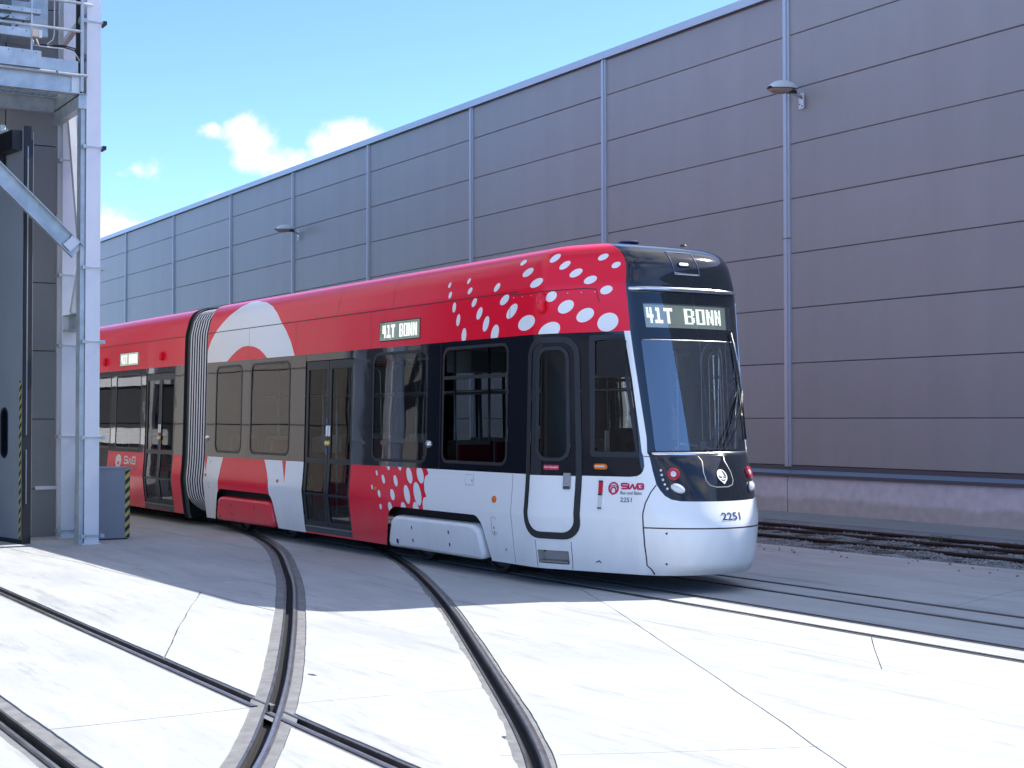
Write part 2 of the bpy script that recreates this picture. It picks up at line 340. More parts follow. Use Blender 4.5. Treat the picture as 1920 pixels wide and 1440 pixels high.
# path centre-lines of the grooves (ground metres)
RA=[(-42,9.6),(-34,9.5),(-28,9.15),(-23.4,8.62),(-19.35,7.76),(-15.34,6.36),(-12.71,5.29),(-9.75,4.01),(-8.36,3.37),(-7.22,2.80),(-6.2,2.2),(-3.5,.3),(0,-3)]
RB=[(-42,11.0),(-34,10.9),(-28,10.5),(-23,9.95),(-19.2,9.13),(-16.02,8.12),(-13.81,7.28),(-11.63,6.37),(-9.67,5.5),(-8.09,4.79),(-7.07,4.32),(-6.24,3.90),(-5,3.18),(-2.5,1.4),(1,-2)]
def straight(y,x0,x1): return [(x0,y),((x0+x1)/2,y),(x1,y)]
tracks=[ # name,label, rails[(path, headside, fill-, fill+, ragged)]
 ('A',[(RA,1,.085,.075),(RB,1,.045,.03)]),
 ('C',[(straight(3.37,-21.9,8),-1,.035,.02),(straight(1.95,-21.9,8),-1,.05,.10)]),
 ('D',[(straight(9.03,-40,12),-1,.012,.012),(straight(10.43,-40,12),1,.012,.012)]),
 ('E',[(straight(8.58,-40,12),-1,.012,.012),(straight(9.90,-40,12),1,.012,.012)])]
labels={'A':'curved double-rail tram track sweeping from beneath the tram across the sunny foreground','C':'straight tram track running out of the hall door and crossing under the curved track',
 'D':'straight embedded tram track under the tram nose, the rails nearest and farthest along the shadow edge offset outward','E':'straight embedded tram track interlaced with its neighbour at the tram nose, its near rail lying out in the sun'}
labels['E']='straight embedded track with its near rail out in the sun beyond the shadow edge'
labels['D']='straight embedded track whose near rail follows the wall shadow edge beyond the tram nose'
yard = tag(empty('concrete_yard'),kind='structure')
corr=[]
ti=0
def build_track(key, rails, zo):
    T=empty('tram_track',(0,0,0),labels[key],'tram track','tram tracks in the concrete yard')
    for ri,(path,hs,fl,fr) in enumerate(rails):
        P=resample(path,.11 if key in 'AC' else 1.0)
        if key in 'AC': P=[p for p in P]
        n=len(P); seed=hash((key,ri))%1000 if False else ord(key)*7+ri
        mb=MB(); h0,h1=(.03,.074); l0,l1=(-.03,-.046)
        if key in 'DE': h0,h1=(.022,.066); l0,l1=(-.022,-.034)
        def rng_(segs):
            return segs
        segs=[P]
        if key=='C' and ri==0:  # broken where the curved rail crosses
            xc=-8.36
            segs=[[p for p in P if p.x<xc-.07],[p for p in P if p.x>xc+.07]]
        for Q in segs:
            s=hs
            sweep(mb,Q,[(s*h1,-.05),(s*h1,.002+zo),(s*(h0+.62*(h1-h0)),.0035+zo)],0); sweep(mb,Q,[(s*(h0+.62*(h1-h0)),.0035+zo),(s*(h0+.008),.003+zo)],2); sweep(mb,Q,[(s*(h0+.008),.003+zo),(s*h0,-.005),(s*h0,-.05)],0)
            sweep(mb,Q,[(s*h0,-.045),(s*l0,-.045)],1)
            sweep(mb,Q,[(s*l0,-.05),(s*l0,-.001+zo),(s*l1,-.001+zo),(s*l1,-.05)],0)
        r=mb.build('rail',['rail','groove','railtop'],T)
        a=min(s*h1,s*l1); b=max(s*h1,s*l1)
        mb=MB()
        for Q in segs:
            sweep(mb,Q,[(a-.001,-.006+zo),(a-fl-.016,-.007+zo)],0); sweep(mb,Q,[(b+.001,-.006+zo),(b+fr+.016,-.007+zo)],0)
        mb.build('filler_strip',['filler'],T)
        jl=jit(n,.005 if key in 'AC' else .001,seed,.6); jr=jit(n,.005 if key in 'AC' else .001,seed+50,.6)
        if key=='A' and ri==1: jl=[x*2.2 for x in jit(n,.006,seed,1.5)]
        L=offs(P,[a-fl+x for x in jl]); R=offs(P,[b+fr+x for x in jr])
        corr.append([tuple(p) for p in L]+[tuple(p) for p in reversed(R)])
for k,(key,rails) in enumerate(tracks): build_track(key,rails,[.0,-.0015,.0,-.001][k])
joints=[[(-60,5.3),(-30,4.5),(-21,4.55),(-19.58,4.62),(-18.04,4.82),(-17.2,4.84),(-14.36,5.03),(-13.33,5.05),(-12.6,5.1)],
 [(-14.36,5.03),(-12.4,4.18),(-10.5,3.4)],
 [(-16.5,10),(-13.55,8.7),(-12.57,8.38),(-7.84,6.3),(-5.48,5.23),(0,2.9)],
 [(-11.3,7.5),(-8.21,7.62),(-6.35,7.54),(3,7.1)],[(-8.75,8.6),(-8.2,8.1),(-7.5,7.48)],
 [(-30,7.0),(-23.66,7.19),(-18.3,7.31)],[(-15.25,4.98),(-15.2,5.7),(-15.13,6.25)],[(-8.45,1.95),(-8.44,2.4),(-8.46,3.3)],[(-8.45,3.4),(-8.42,3.9),(-8.3,4.8)],
 [(-6.6,3.9),(-6.3,4.5),(-5.9,5.5)],[(-9.6,10.4),(-10.2,12),(-10.6,13.7)],[(-14.0,10.4),(-14.6,13.6)]]
jw=[.007,.006,.005,.0028,.0035,.007,.006,.0045,.003,.003,.005,.005]
jl=[]
for J,w in zip(joints,jw):
    P=resample(J,.25); js=jit(len(P),.010,len(P)); P=offs(P,js)
    ww=[w*(.75+.5*random.random()) for _ in P]
    jl.append([tuple(p) for p in offs(P,[-x for x in ww])]+[tuple(p) for p in reversed(offs(P,ww))])
# ragged chips beside the rails
for (cx,cy,r) in [(-9.33,4.05,.03),(-6.9,4.16,.05)]:
    jl.append([(cx+r*(1+.4*random.random())*cos(t)*1.6,cy+r*(1+.5*random.random())*sin(t)*.6) for t in [i*2*pi/11 for i in range(11)]])
X0,X1,Y0,Y1=-75,16,-26,13.62
dom=[(X0,Y0),(X1,Y0),(X1,Y1),(-8,13.78),(-15.9,13.55),(X0,13.45)]
V,T=cdt_regions(corr+jl+[dom])
bad=corr+jl
bbs=[(min(p[0] for p in P),max(p[0] for p in P),min(p[1] for p in P),max(p[1] for p in P)) for P in bad]
keep=[]
for t in T:
    cx=sum(V[i].x for i in t)/3; cy=sum(V[i].y for i in t)/3
    if not inpoly(cx,cy,dom): continue
    if any(b[0]<=cx<=b[1] and b[2]<=cy<=b[3] and inpoly(cx,cy,P) for P,b in zip(bad,bbs)): continue
    keep.append(tuple(t))
par={}
def find(a):
    while par.setdefault(a,a)!=a: par[a]=par[par[a]]; a=par[a]
    return a
ed={}
for i,t in enumerate(keep):
    for k in range(3):
        e=tuple(sorted((t[k],t[(k+1)%3])))
        if e in ed: par[find(i)]=find(ed[e])
        else: ed[e]=i
comps={}
for i in range(len(keep)): comps.setdefault(find(i),[]).append(keep[i])
for c in sorted(comps.values(),key=lambda c:-len(c)):
    area=0;idx={};v=[];f=[];be={}
    for t in c:
        a,b,d=[V[i] for i in t]; area+=abs((b-a).cross(d-a))/2
        q=[]
        for i in t:
            if i not in idx: idx[i]=len(v); v.append((V[i].x,V[i].y,0))
            q.append(idx[i])
        f.append(tuple(q))
        for k in range(3):
            e=(q[k],q[(k+1)%3]); be[e]=1
    if area<.02: continue
    n=len(v); v+=[(a,b,-.06) for a,b,_ in v]
    for (a,b) in list(be):
        if (b,a) not in be: f.append((b,a,a+n,b+n))
    mesh('concrete_slab',v,f,'conc',yard)
mesh('slab_bed',[(X0-.5,Y0-.5,-.052),(X1+.5,Y0-.5,-.052),(X1+.5,Y1+.2,-.052),(X0-.5,Y1+.0,-.052)],[(0,1,2,3)],'base',yard)
tag(mesh('ground',[(-900,-900,-.1),(900,-900,-.1),(900,900,-.1),(-900,900,-.1)],[(0,1,2,3)],'conc'),kind='structure')
# ballast strip with a sleeper track along the wall
def hz(x,y): return -.05+.025*sin(x*3.1+y*5)*sin(x*1.7-y*4.1)
v=[];f=[]; nx,ny=260,20
for i in range(nx):
    for j in range(ny):
        x=-60+i*.25; y=13.45+j*(16.95-13.45)/(ny-1); v.append((x,y,hz(x,y)+random.uniform(-.012,.012)))
for i in range(nx-1):
    for j in range(ny-1): f.append((i*ny+j,(i+1)*ny+j,(i+1)*ny+j+1,i*ny+j+1))
tag(mesh('ballast_bed',v,f,'ballast',smooth=False),kind='structure')
v=[];f=[]
for k in range(9000):
    x=random.triangular(-24,-7,-13); y=random.uniform(13.5,16.9) if random.random()<.5 else random.uniform(13.5,14.7)
    if random.random()<.003: y=random.uniform(12.9,13.6)
    s=random.uniform(.010,.026); z=(hz(x,y) if y>13.5 else 0)+s*.3; n=len(v)
    R=Matrix.Rotation(random.uniform(0,6.28),3,'Z')@Matrix.Rotation(random.uniform(-.6,.6),3,'X')
    for p in [(1,0,0),(0,1,0),(-1,0,0),(0,-1,0),(0,0,.8),(0,0,-.8)]:
        q=R@Vector((p[0]*s*random.uniform(.7,1.3),p[1]*s,p[2]*s)); v.append((x+q.x,y+q.y,z+q.z))
    f+=[(n,n+1,n+4),(n+1,n+2,n+4),(n+2,n+3,n+4),(n+3,n,n+4),(n+1,n,n+5),(n+2,n+1,n+5),(n+3,n+2,n+5),(n,n+3,n+5)]
tag(mesh('ballast_stones',v,f,'stone'),'loose grey ballast stones beside the wall track','ballast',kind='stuff')
T=empty('wall_track',(-14,15.6,0),'rusty railway track in ballast along the foot of the grey wall','railway track')
for y,zt in ((14.75,.0),(15.72,-.005),(16.3,.01)):
    mb=MB(); P=[Vector((-60,y)),Vector((5,y))]
    sweep(mb,P,[(-.06,-.08),(-.06,-.055),(-.01,-.04),(-.01,zt-.03),(-.035,zt-.025),(-.035,zt),(.035,zt),(.035,zt-.025),(.01,zt-.03),(.01,-.04),(.06,-.055)],0)
    mb.build('rail',['rust'],T)
for i in range(70):
    x=-50+i*.7
    mb=MB().box((x-.11,14.2,-.12),(x+.11,16.8,-.045+.004)); mb.build('sleeper',['base'],T)
mb=MB().box((-98,16.9,-.1),(14,18.46,.012)); mb.add([(-98,16.86,-.1),(14,16.86,-.1),(14,16.895,.0),(-98,16.895,.0)],[(0,1,2,3)])
tag(mb.build('walkway',['kerb']),kind='structure')
# small weed at the wall track
mb=MB()
for k in range(26):
    a=random.uniform(0,6.28); l=random.uniform(.05,.13); c=Vector((-15.1+random.uniform(-.1,.1),16.15+random.uniform(-.05,.05),-.03)); d=Vector((cos(a)*.6,sin(a)*.6,1)).normalized()*l
    s=Vector((-sin(a),cos(a),0))*.006; mb.add([c-s,c+s,c+d],[(0,1,2)])
M['weed']=mat('weed_green',(.07,.10,.04),.8)
tag(mb.build('weed',['weed']),'small dry weed growing between the rails at the wall foot','weed')
# ------------------------------------------------------------ long grey wall
PX=[-98.2,-92.2,-86.2,-80.2,-74.2,-68.2,-62.18,-55.93,-49.73,-44.16,-38.64,-32.65,-26.78,-20.86,-14.86,-8.86,-2.86,3.14]
WY=18.5
hall=empty('depot_hall',(-40,19,0),'long dark grey panelled depot hall with pale vertical pilaster strips behind the tram','building')
zl=[.86]+[1.72+1.007*i for i in range(8)]+[9.56]
pm={}
rnd=random.Random(3)
for bi in range(len(PX)-1):
    for k in range(9):
        x0,x1=PX[bi]+.02,PX[bi+1]-.02; z0,z1=zl[k]+.006,zl[k+1]-.006
        key=(round(x1-x0,2),round(z1-z0,3))
        if key not in pm:
            w,h=x1-x0,z1-z0; e=.008
            v=[(0,.0,0),(w,.0,0),(w,.0,h),(0,.0,h),(-.0,.05,-.0),(w,.05,0),(w,.05,h),(0,.05,h)]
            v[0]=(e,0,e);v[1]=(w-e,0,e);v[2]=(w-e,0,h-e);v[3]=(e,0,h-e)
            v[4:]=[(0,.012,0),(w,.012,0),(w,.012,h),(0,.012,h)]; v+=[(0,.06,0),(w,.06,0),(w,.06,h),(0,.06,h)]
            f=[(0,1,2,3)]+[(i,4+i,4+(i+1)%4,(i+1)%4) for i in range(4)]+[(4+i,8+i,8+(i+1)%4,4+(i+1)%4) for i in range(4)]
            me=bpy.data.meshes.new('wall_panel'); me.from_pydata(v,[],f); me.materials.append(M['wpanel']); me.update(); pm[key]=me
        o=bpy.data.objects.new('wall_panel',pm[key]); COL.objects.link(o); o.parent=hall
        o.location=(x0+40,WY-19+rnd.uniform(-.0015,.0015),z0); o.rotation_euler=(rnd.uniform(-.0016,.0016),0,rnd.uniform(-.0012,.0012))
mb=MB().box((PX[0],WY+.03,.0),(PX[-1],WY+.3,9.6)).box((PX[0],WY+.3,0),(PX[-1],WY+30,9.5))
mb.build('wall_core',['wback'],hall)
for x in PX:
    mb=MB().box((x-.085,WY-.035,.84),(x+.085,WY+.02,9.56)).box((x-.03,WY-.06,.84),(x+.03,WY-.036,9.56))
    mb.build('pilaster_strip',['wtrim'],hall)
    mb=MB().box((x-.087,WY-.062,5.02),(x+.087,WY-.0,5.035)); mb.build('strip_joint',['flashd'],hall)
mb=MB().box((PX[0],WY-.09,9.575),(PX[-1],WY+.4,9.72)); mb.add([(PX[0],WY-.1,9.56),(PX[-1],WY-.1,9.56),(PX[-1],WY-.1,9.72),(PX[0],WY-.1,9.72)],[(0,1,2,3)])
mb.build('coping',['wtrim'],hall)
mb=MB().box((PX[0],WY-.02,9.535),(PX[-1],WY+.02,9.56)); mb.build('coping_dark_trim',['flashd'],hall)  # dark strip directly below the coping
x=PX[0]
while x<0:
    MB().box((x-.04,WY-.03,9.72),(x+.04,WY+.05,9.75)).build('coping_clip',['wtrim'],hall); x+=1.5
mb=MB().box((PX[0],WY-.02,.78),(PX[-1],WY+.03,.855),0)
mb.add([(PX[0],WY-.09,.715),(PX[-1],WY-.09,.715),(PX[-1],WY-.02,.78),(PX[0],WY-.02,.78)],[(0,1,2,3)],1)
mb.add([(PX[0],WY-.09,.66),(PX[-1],WY-.09,.66),(PX[-1],WY-.09,.715),(PX[0],WY-.09,.715)],[(0,1,2,3)],0)
mb.build('base_flashing',['flashd','flash'],hall)
for a,b in zip(PX,PX[1:]):
    MB().box((a+.012,WY-.045,0),(b-.012,WY+.03,.70)).build('plinth_slab',['plinth'],hall)
# lamps on the wall
def wall_lamp(x,z,label):
    L=empty('wall_lamp',(x,WY,z),label,'wall lamp','lamps on the depot hall wall')
    mb=MB().box((x-.06,WY-.08,z-.28),(x+.06,WY-.0625,z+.0)); mb.build('bracket_plate',['lampw'],L)
    for dx,dz in ((-.03,-.06),(.03,-.1),(-.03,-.2),(.03,-.24)):
        mb=MB().lathe([(.012,0),(.012,.012)],(x+dx,WY-.08,z+dz),(1,0,0),(0,0,1),(0,-1,0),n=8); mb.build('bolt',['cable'],L)
    MB().tube([(x,WY-.07,z-.07),(x,WY-.2,z-.03),(x,WY-.34,z+.0)],.032,n=10).build('arm',['galv'],L,True)
    # housing: stretched dome
    v=[];f=[];nu,nv=22,9
    def P(a,t,top):
        # a: along length 0..1, t angle
        y=-.20-.62*a; w=.13*math.sqrt(max(0,1-((a-.55)/.56)**2)) if a>.2 else .13*math.sqrt(max(0,1-((.2-.55)/.56)**2))*(.5+.5*a/.2)
        h=(.155*math.sqrt(max(0,1-((a-.5)/.52)**2)) if a>.1 else .155*math.sqrt(1-((.1-.5)/.52)**2)*(.7+.3*a/.1)) if top else -.10*math.sqrt(max(0,1-((a-.6)/.4)**2)) if a>.22 else 0
        return (x+w*cos(t),WY+y,z+.03+h*sin(t)-.05*a+.03)
    for top,nm,mt in ((1,'housing','lampw'),(0,'diffuser','lampg')):
        v=[];f=[]
        for i in range(nu):
            a=.0+ i/(nu-1)*1.0 if top else .22+i/(nu-1)*.78
            for j in range(nv): v.append(P(a,pi*j/(nv-1),top))
        for i in range(nu-1):
            for j in range(nv-1): f.append((i*nv+j,(i+1)*nv+j,(i+1)*nv+j+1,i*nv+j+1))
        if top: f.append(tuple(range(nv)))
        mesh(nm,v,f,mt,L,smooth=True)
    rim=[P(a,0,1) for a in [k/20 for k in range(21)]]+[P(a,pi,1) for a in [1-k/20 for k in range(21)]]
    MB().tube(rim,.007,n=6).build('rim',['cable'],L)
    MB().lathe([(.03,0),(.03,.02)],(x-.118,WY-.5,z+.06),(0,1,0),(0,0,1),(-1,0,0),n=12).build('clip',['galv'],L)
    MB().box((x-.05,WY-.42,z-.03),(x+.05,WY-.22,z+.03)).build('gear_box',['cable'],L)
wall_lamp(-20.40,7.62,'white wall lamp over a pilaster at the upper right of the grey wall')
wall_lamp(-43.62,7.62,'small distant wall lamp above the tram bellows')
# ------------------------------------------------------------ left hall with open door
FX=-22.3
ws=empty('workshop_hall',(FX,0,0),'grey workshop hall with an open folding door at the left edge','building')
zr=[-.02,.7,1.72,2.72,3.72,4.73,5.74,6.75,7.76,8.77,9.6]
def fpanel(y0,y1,z0,z1):
    g=.008; MB().box((FX-.06,y0+g,z0+g),(FX,y1-g,z1-g)).build('cladding_panel',['facade'],ws)
for a,b in zip(zr,zr[1:]):
    fpanel(4.85,5.60,a,b)
    if a>5.9 or b>6.6: fpanel(-1.2,4.85,max(a,5.98),b)
    elif b>5.98: fpanel(-1.2,4.85,5.98,b)
    for y0 in (-7.2,-13.2): fpanel(y0,y0+6,a,b)
MB().box((FX-.02,5.60,0),(FX+.03,5.66,9.6)).build('corner_trim',['galvp'],ws)
MB().box((FX,5.3,.69),(FX+.03,5.6,.74)).build('base_strip',['galvp'],ws)
mb=MB().box((FX-.3,4.85,0),(FX-.07,5.6,9.55)).box((FX-.3,-13.2,5.98),(FX-.07,4.85,9.55)).box((FX-.3,-13.2,0),(FX-.07,-1.2,5.98)); mb.build('wall_core',['wback'],ws)
mb=MB().box((-62,-13.2,9.45),(FX-.05,5.6,9.6)).box((-62,-13.2,0),(-61.7,5.6,9.45)).box((-62,-13.2,0),(FX-.3,-12.9,9.45)); mb.build('roof',['wback'],ws)
xs=[FX-.07,-26.2,-30.1]+[-30.1-5.2*k for k in range(1,7)]
for i in range(len(xs)-1):
    x1=xs[i]; x0=xs[i+1]
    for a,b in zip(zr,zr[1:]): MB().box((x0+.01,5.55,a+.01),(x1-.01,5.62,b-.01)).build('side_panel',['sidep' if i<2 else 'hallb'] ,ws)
for (a,b) in ((1.30,1.62),(2.55,2.75)): MB().box((-61,5.62,a),(-30.3,5.68,b)).build('side_band',['wprint'],ws)
for k in range(6): MB().box((-31.5-4*k,5.63,0),(-31.2-4*k,5.70,6)).build('side_post',['galvp'],ws)
MB().box((-61.9,5.4,0),(FX-.31,5.545,9.44)).build('side_core',['wback'],ws)
# door leaf
dl=empty('folding_door_leaf',(-21.7,4.85,0),'tall grey folding door leaf standing open with black edge seal and oval window','door')
p0=Vector((FX+.02,4.655,0)); p1=Vector((-21.12,4.835,0)); du=(p1-p0).normalized(); dn=Vector((du.y,-du.x,0)) # towards camera side
def leafpt(a,b,z): q=p0+du*a-dn*b; return (q.x,q.y,z)
LL=(p1-p0).length
def leafbox(a0,a1,b0,b1,z0,z1):
    return [leafpt(a0,b0,z0),leafpt(a1,b0,z0),leafpt(a1,b1,z0),leafpt(a0,b1,z0),leafpt(a0,b0,z1),leafpt(a1,b0,z1),leafpt(a1,b1,z1),leafpt(a0,b1,z1)]
BF=[(0,3,2,1),(4,5,6,7),(0,1,5,4),(1,2,6,5),(2,3,7,6),(3,0,4,7)]
def leaf(name,m,*a): return mesh(name,leafbox(*a),BF,m,dl)
leaf('panel','doorp',0,LL,0,.06,.06,5.75)
leaf('edge_seal','rubber',LL,LL+.03,.005,.10,.0,5.78)
leaf('edge_seal','rubber',LL,LL+.025,.10,.125,.0,5.6)
leaf('edge_rail','steel',LL+.03,LL+.038,.045,.06,1.5,5.5)
leaf('edge_rail','steel',LL+.03,LL+.038,.045,.06,.55,1.3)
leaf('edge_rail','steel',LL,LL+.02,.13,.137,.1,5.7)
leaf('bottom_seal','rubber',0,LL,-.01,.07,.0,.058)
leaf('top_bracket','cable',LL-.75,LL-.05,-.14,.02,5.45,5.72)
leaf('bracket_plate','lampw',LL-.7,LL-.2,-.15,-.14,5.72,5.75)
leaf('bracket_arm','cable',LL-1.1,LL-.6,-.16,-.04,5.25,5.5)
MB().lathe([(.04,0),(.04,.1)],leafpt(LL-.5,-.1,5.75),(1,0,0),(0,1,0),(0,0,1),n=10).build('bracket_knob',['lampw'],dl)
# oval window
v=[];f=[]
def oval(r0,r1,hh,n=28):
    out=[]
    for k in range(n):
        t=2*pi*k/n; c,s=cos(t),sin(t); out.append((r0*c, (hh if s>0 else -hh)+r0*s))
    return out
oc=(LL-.62,1.53)
def ovalmesh(name,rad,rad2,hh,bo,m):
    A=oval(rad,0,hh);B=oval(rad2,0,hh); n=len(A)
    if rad2>0: v=[leafpt(oc[0]+a,bo,oc[1]+z) for a,z in A]+[leafpt(oc[0]+a,bo+.008,oc[1]+z) for a,z in B]; f=[(i,(i+1)%n,n+(i+1)%n,n+i) for i in range(n)]
    else: v=[leafpt(oc[0]+a,bo,oc[1]+z) for a,z in A]; f=[tuple(range(n))]
    mesh(name,v,f,m,dl)
ovalmesh('window_frame',.135,.105,.22,-.012,'rubber'); ovalmesh('window_frame',.135,.137,.22,-.008,'rubber'); ovalmesh('window_pane',.107,0,.22,-.004,'mask')
# hazard striping on the leaf edge and the cabinet
def hazard(parent,fn,w,z0,z1,step=.12):
    """fn(a,z)->xyz ; diagonal stripes across width w"""
    k=0; z=z0-w
    vy=[];fy=[];vb=[];fb=[]
    while z<z1:
        P=[(0,z),(w,z+w),(w,z+w+step/2),(0,z+step/2)]
        # clip by z0..z1
        Q=[(a,min(max(b,z0),z1)) for a,b in P]
        if max(q[1] for q in Q)-min(q[1] for q in Q)>.005:
            n=len(vb); vb+=[fn(a,b) for a,b in Q]; fb.append((n,n+1,n+2,n+3))
        z+=step
    mesh('hazard_stripe',vb,fb,'hazb',parent)
mesh('hazard_tape',[leafpt(LL-.075,-.003,.07),leafpt(LL-.005,-.003,.07),leafpt(LL-.005,-.003,2.25),leafpt(LL-.075,-.003,2.25)],[(0,1,2,3)],'hazy',dl)
hazard(dl,lambda a,z: leafpt(LL-.075+a,-.006,z),.07,.07,2.25,.13)
cb=empty('grey_cabinet',(-21.4,6.1,0),'blue-grey steel cabinet with yellow and black warning stripe beside the column','cabinet')
CX=-21.2
mb=MB().box((CX-.45,5.85,.02),(CX,6.37,1.01)); o=mb.build('body',['cabinet'],cb)
MB().box((CX-.43,5.87,.0),(CX-.02,6.35,.02)).build('foot',['cable'],cb)
MB().box((CX-.47,5.83,1.01),(CX+.01,6.385,1.03)).build('lid',['cabinet'],cb)
mesh('hazard_tape',[(CX+.003,6.30,.03),(CX+.003,6.37,.03),(CX+.003,6.37,1.0),(CX+.003,6.30,1.0)],[(0,1,2,3)],'hazy',cb)
hazard(cb,lambda a,z:(CX+.006,6.30+a,z),.07,.03,1.0,.135)
# ------------------------------------------------------------ steel tower
tw=empty('steel_access_tower',(-21.2,5.5,0),'galvanised steel access tower with two tall columns and a raised platform at the left','steel tower')
def hcol(name,x,y0,y1,z1,mt,d=.22):
    t=.014
    mb=MB().box((x-t,y0,0),(x,y1,z1)).box((x-d,y0,0),(x-d+t,y1,z1)).box((x-d+t,(y0+y1)/2-.005,0),(x-t,(y0+y1)/2+.005,z1))
    mb.box((x-d-.03,y0-.03,0),(x+.03,y1+.03,.015))
    return mb.build(name,[mt],tw)
hcol('column',-20.6,5.56,5.76,9.2,'galvp'); hcol('column',-21.85,5.56,5.76,9.2,'galvp')
# cladding gutter on the -Y side of the outer column
MB().box((-20.83,5.495,0),(-20.64,5.56,6.1)).build('side_channel',['galv'],tw)
def clamp(x,z):
    mb=MB().bar((x+.012,5.53,z),(x+.012,5.80,z-.005),.018,.018)
    mb.build('strap_rod',['galv'],tw)
    for y,s in ((5.80,1),(5.53,-1)):
        MB().box((x-.16,y-.025,z-.03),(x+.05,y+.025,z+.02)).build('strap_clamp',['cable' if s>0 and z>4 else 'galv'],tw)
for z in (7.22,5.48,3.81,2.79,1.47,.12): clamp(-20.6,z)
for z in (5.48,3.81,2.79,1.47,.11): clamp(-21.85,z)
# cable ladder between the columns
for y in (5.77,5.855): MB().box((-21.92,y,0),(-21.88,y+.012,6.1)).build('ladder_rail',['galv'],tw)
for i in range(19): MB().box((-21.90,5.782,.25+i*.31),(-21.88,5.855,.27+i*.31)).build('ladder_rung',['galv'],tw)
MB().box((-21.95,5.775,0),(-21.925,5.868,6.1)).build('cable_tray',['cable'],tw)
MB().box((-21.84,5.57,2.98),(-20.83,5.75,2.995)).box((-21.84,5.57,3.20),(-20.83,5.75,3.215)).box((-21.84,5.65,2.99),(-20.83,5.66,3.2)).build('strut',['galv'],tw)
def brace(a,b,w=.14,nm='brace',m='galv',upv=(0,0,1)):
    MB().bar(a,b,w,.012,0,upv).build(nm,[m],tw)
def cbar(a,b,h,d,nm,m='galv',up=(1,0,0)):
    """channel between points: web height h, flange depth d towards +X"""
    a=Vector(a);b=Vector(b);dr=(b-a).normalized();U=Vector(up);n=dr.cross(U).normalized()
    mb=MB(); t=.01
    for s in (-1,1):
        mb.bar(a+n*s*h/2+U*d/2,b+n*s*h/2+U*d/2,t,d,0,up=U)
    mb.bar(a,b,h,t,0,up=U)
    return mb.build(nm,[m],tw)
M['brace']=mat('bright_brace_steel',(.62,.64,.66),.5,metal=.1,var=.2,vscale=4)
# zig-zag bracing in the column bay, caught by the sun
for a,b in (((-21.62,5.80,6.1),(-20.86,5.80,4.0)),((-20.86,5.80,3.92),(-21.6,5.80,3.3))):
    pass
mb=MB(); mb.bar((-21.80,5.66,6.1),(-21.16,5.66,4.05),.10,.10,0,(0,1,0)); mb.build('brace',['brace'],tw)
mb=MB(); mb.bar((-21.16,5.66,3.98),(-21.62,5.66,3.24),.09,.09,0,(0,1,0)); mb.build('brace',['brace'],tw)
# diagonal strut carrying the platform
cbar((-20.68,3.2,6.16+.0),(-20.68,5.46,4.02),.22,.10,'diagonal_strut')
mb=MB().bar((-20.6,5.30,4.06),(-20.6,5.44,4.20),.015,.13); mb.build('splice_plate',['lampw'],tw)
for dy,dz in ((0,0),(.05,.05),(.10,.10)):
    MB().lathe([(.012,0),(.012,.015)],(-20.62,5.27+dy,4.12+dz),(0,1,0),(0,0,1),(1,0,0),n=8).build('bolt',['lampw'],tw)
# platform
MB().box((-20.62,1.5,6.20),(-20.61,5.45,6.44)).box((-20.72,1.5,6.19),(-20.56,5.56,6.2)).box((-20.72,1.5,6.44),(-20.56,5.45,6.45)).build('platform_beam',['galv'],tw)
MB().box((-20.60,5.35,6.20),(-20.585,5.46,6.44)).build('end_plate',['lampw'],tw)
MB().box((-21.95,1.5,6.17),(-21.94,5.46,6.37)).box((-22.0,1.5,6.16),(-21.86,5.46,6.17)).box((-22.0,1.5,6.37),(-21.86,5.46,6.38)).build('platform_beam',['galv'],tw)
MB().box((-21.95,5.45,6.17),(-20.6,5.46,6.38)).build('platform_beam',['galv'],tw)
for i in range(40): MB().box((-21.9,1.6+i*.098,6.38),(-20.7,1.605+i*.098,6.42)).build('grating_bar',['galv'],tw)
for i in range(11): MB().box((-21.9+i*.12,1.6,6.40),(-21.89+i*.12,5.44,6.41)).build('grating_rod',['galv'],tw)
MB().box((-20.565,1.5,6.47),(-20.555,5.43,6.635)).box((-20.60,1.5,6.47),(-20.565,5.43,6.48)).build('toe_plate',['galv'],tw)
MB().tube([(-20.54,1.5,6.445),(-20.54,5.12,6.445)],.022).build('edge_tube',['galv'],tw)
MB().tube([(-20.54,5.15,6.442),(-20.54,5.55,6.442)],.022).build('edge_tube',['galv'],tw)
for z in (7.05,7.44): MB().tube([(-20.55,1.5,z),(-20.55,5.49,z)],.022,n=10).build('guard_rail',['galv'],tw)
MB().tube([(-20.55,5.49,7.44),(-20.55,5.62,7.435)],.02).build('guard_rail',['lampw'],tw)
MB().box((-20.57,5.46,6.22),(-20.53,5.50,8.2)).build('guard_post',['galv'],tw)
MB().box((-20.57,4.79,6.62),(-20.545,4.815,7.5)).build('guard_post',['galv'],tw)
# perforated stair stringers stepping up to the left
def perf(y1,z0,z1,x):
    MB().box((x-.12,1.5,z0),(x,y1,z1)).build('stair_tread',['galv'],tw)
    mb=MB(); y=y1-.07
    while y>4.2: mb.lathe([(.008,0),(.008,.002)],(x,y,z1-.03),(0,1,0),(0,0,1),(1,0,0),n=8); y-=.18
    mb.build('tread_hole',['cable'],tw)
perf(4.92,7.21,7.27,-20.52); perf(4.82,7.12,7.17,-20.6); perf(4.79,6.87,6.98,-20.5); perf(4.92,6.47,6.70,-20.5); perf(4.8,7.40,7.6,-20.6)
for y,z in ((4.5,7.13),(4.7,7.08)): MB().bar((-20.52,y,z),(-20.6,y-.1,z-.06),.02,.01).build('tread_tie',['rust'],tw)
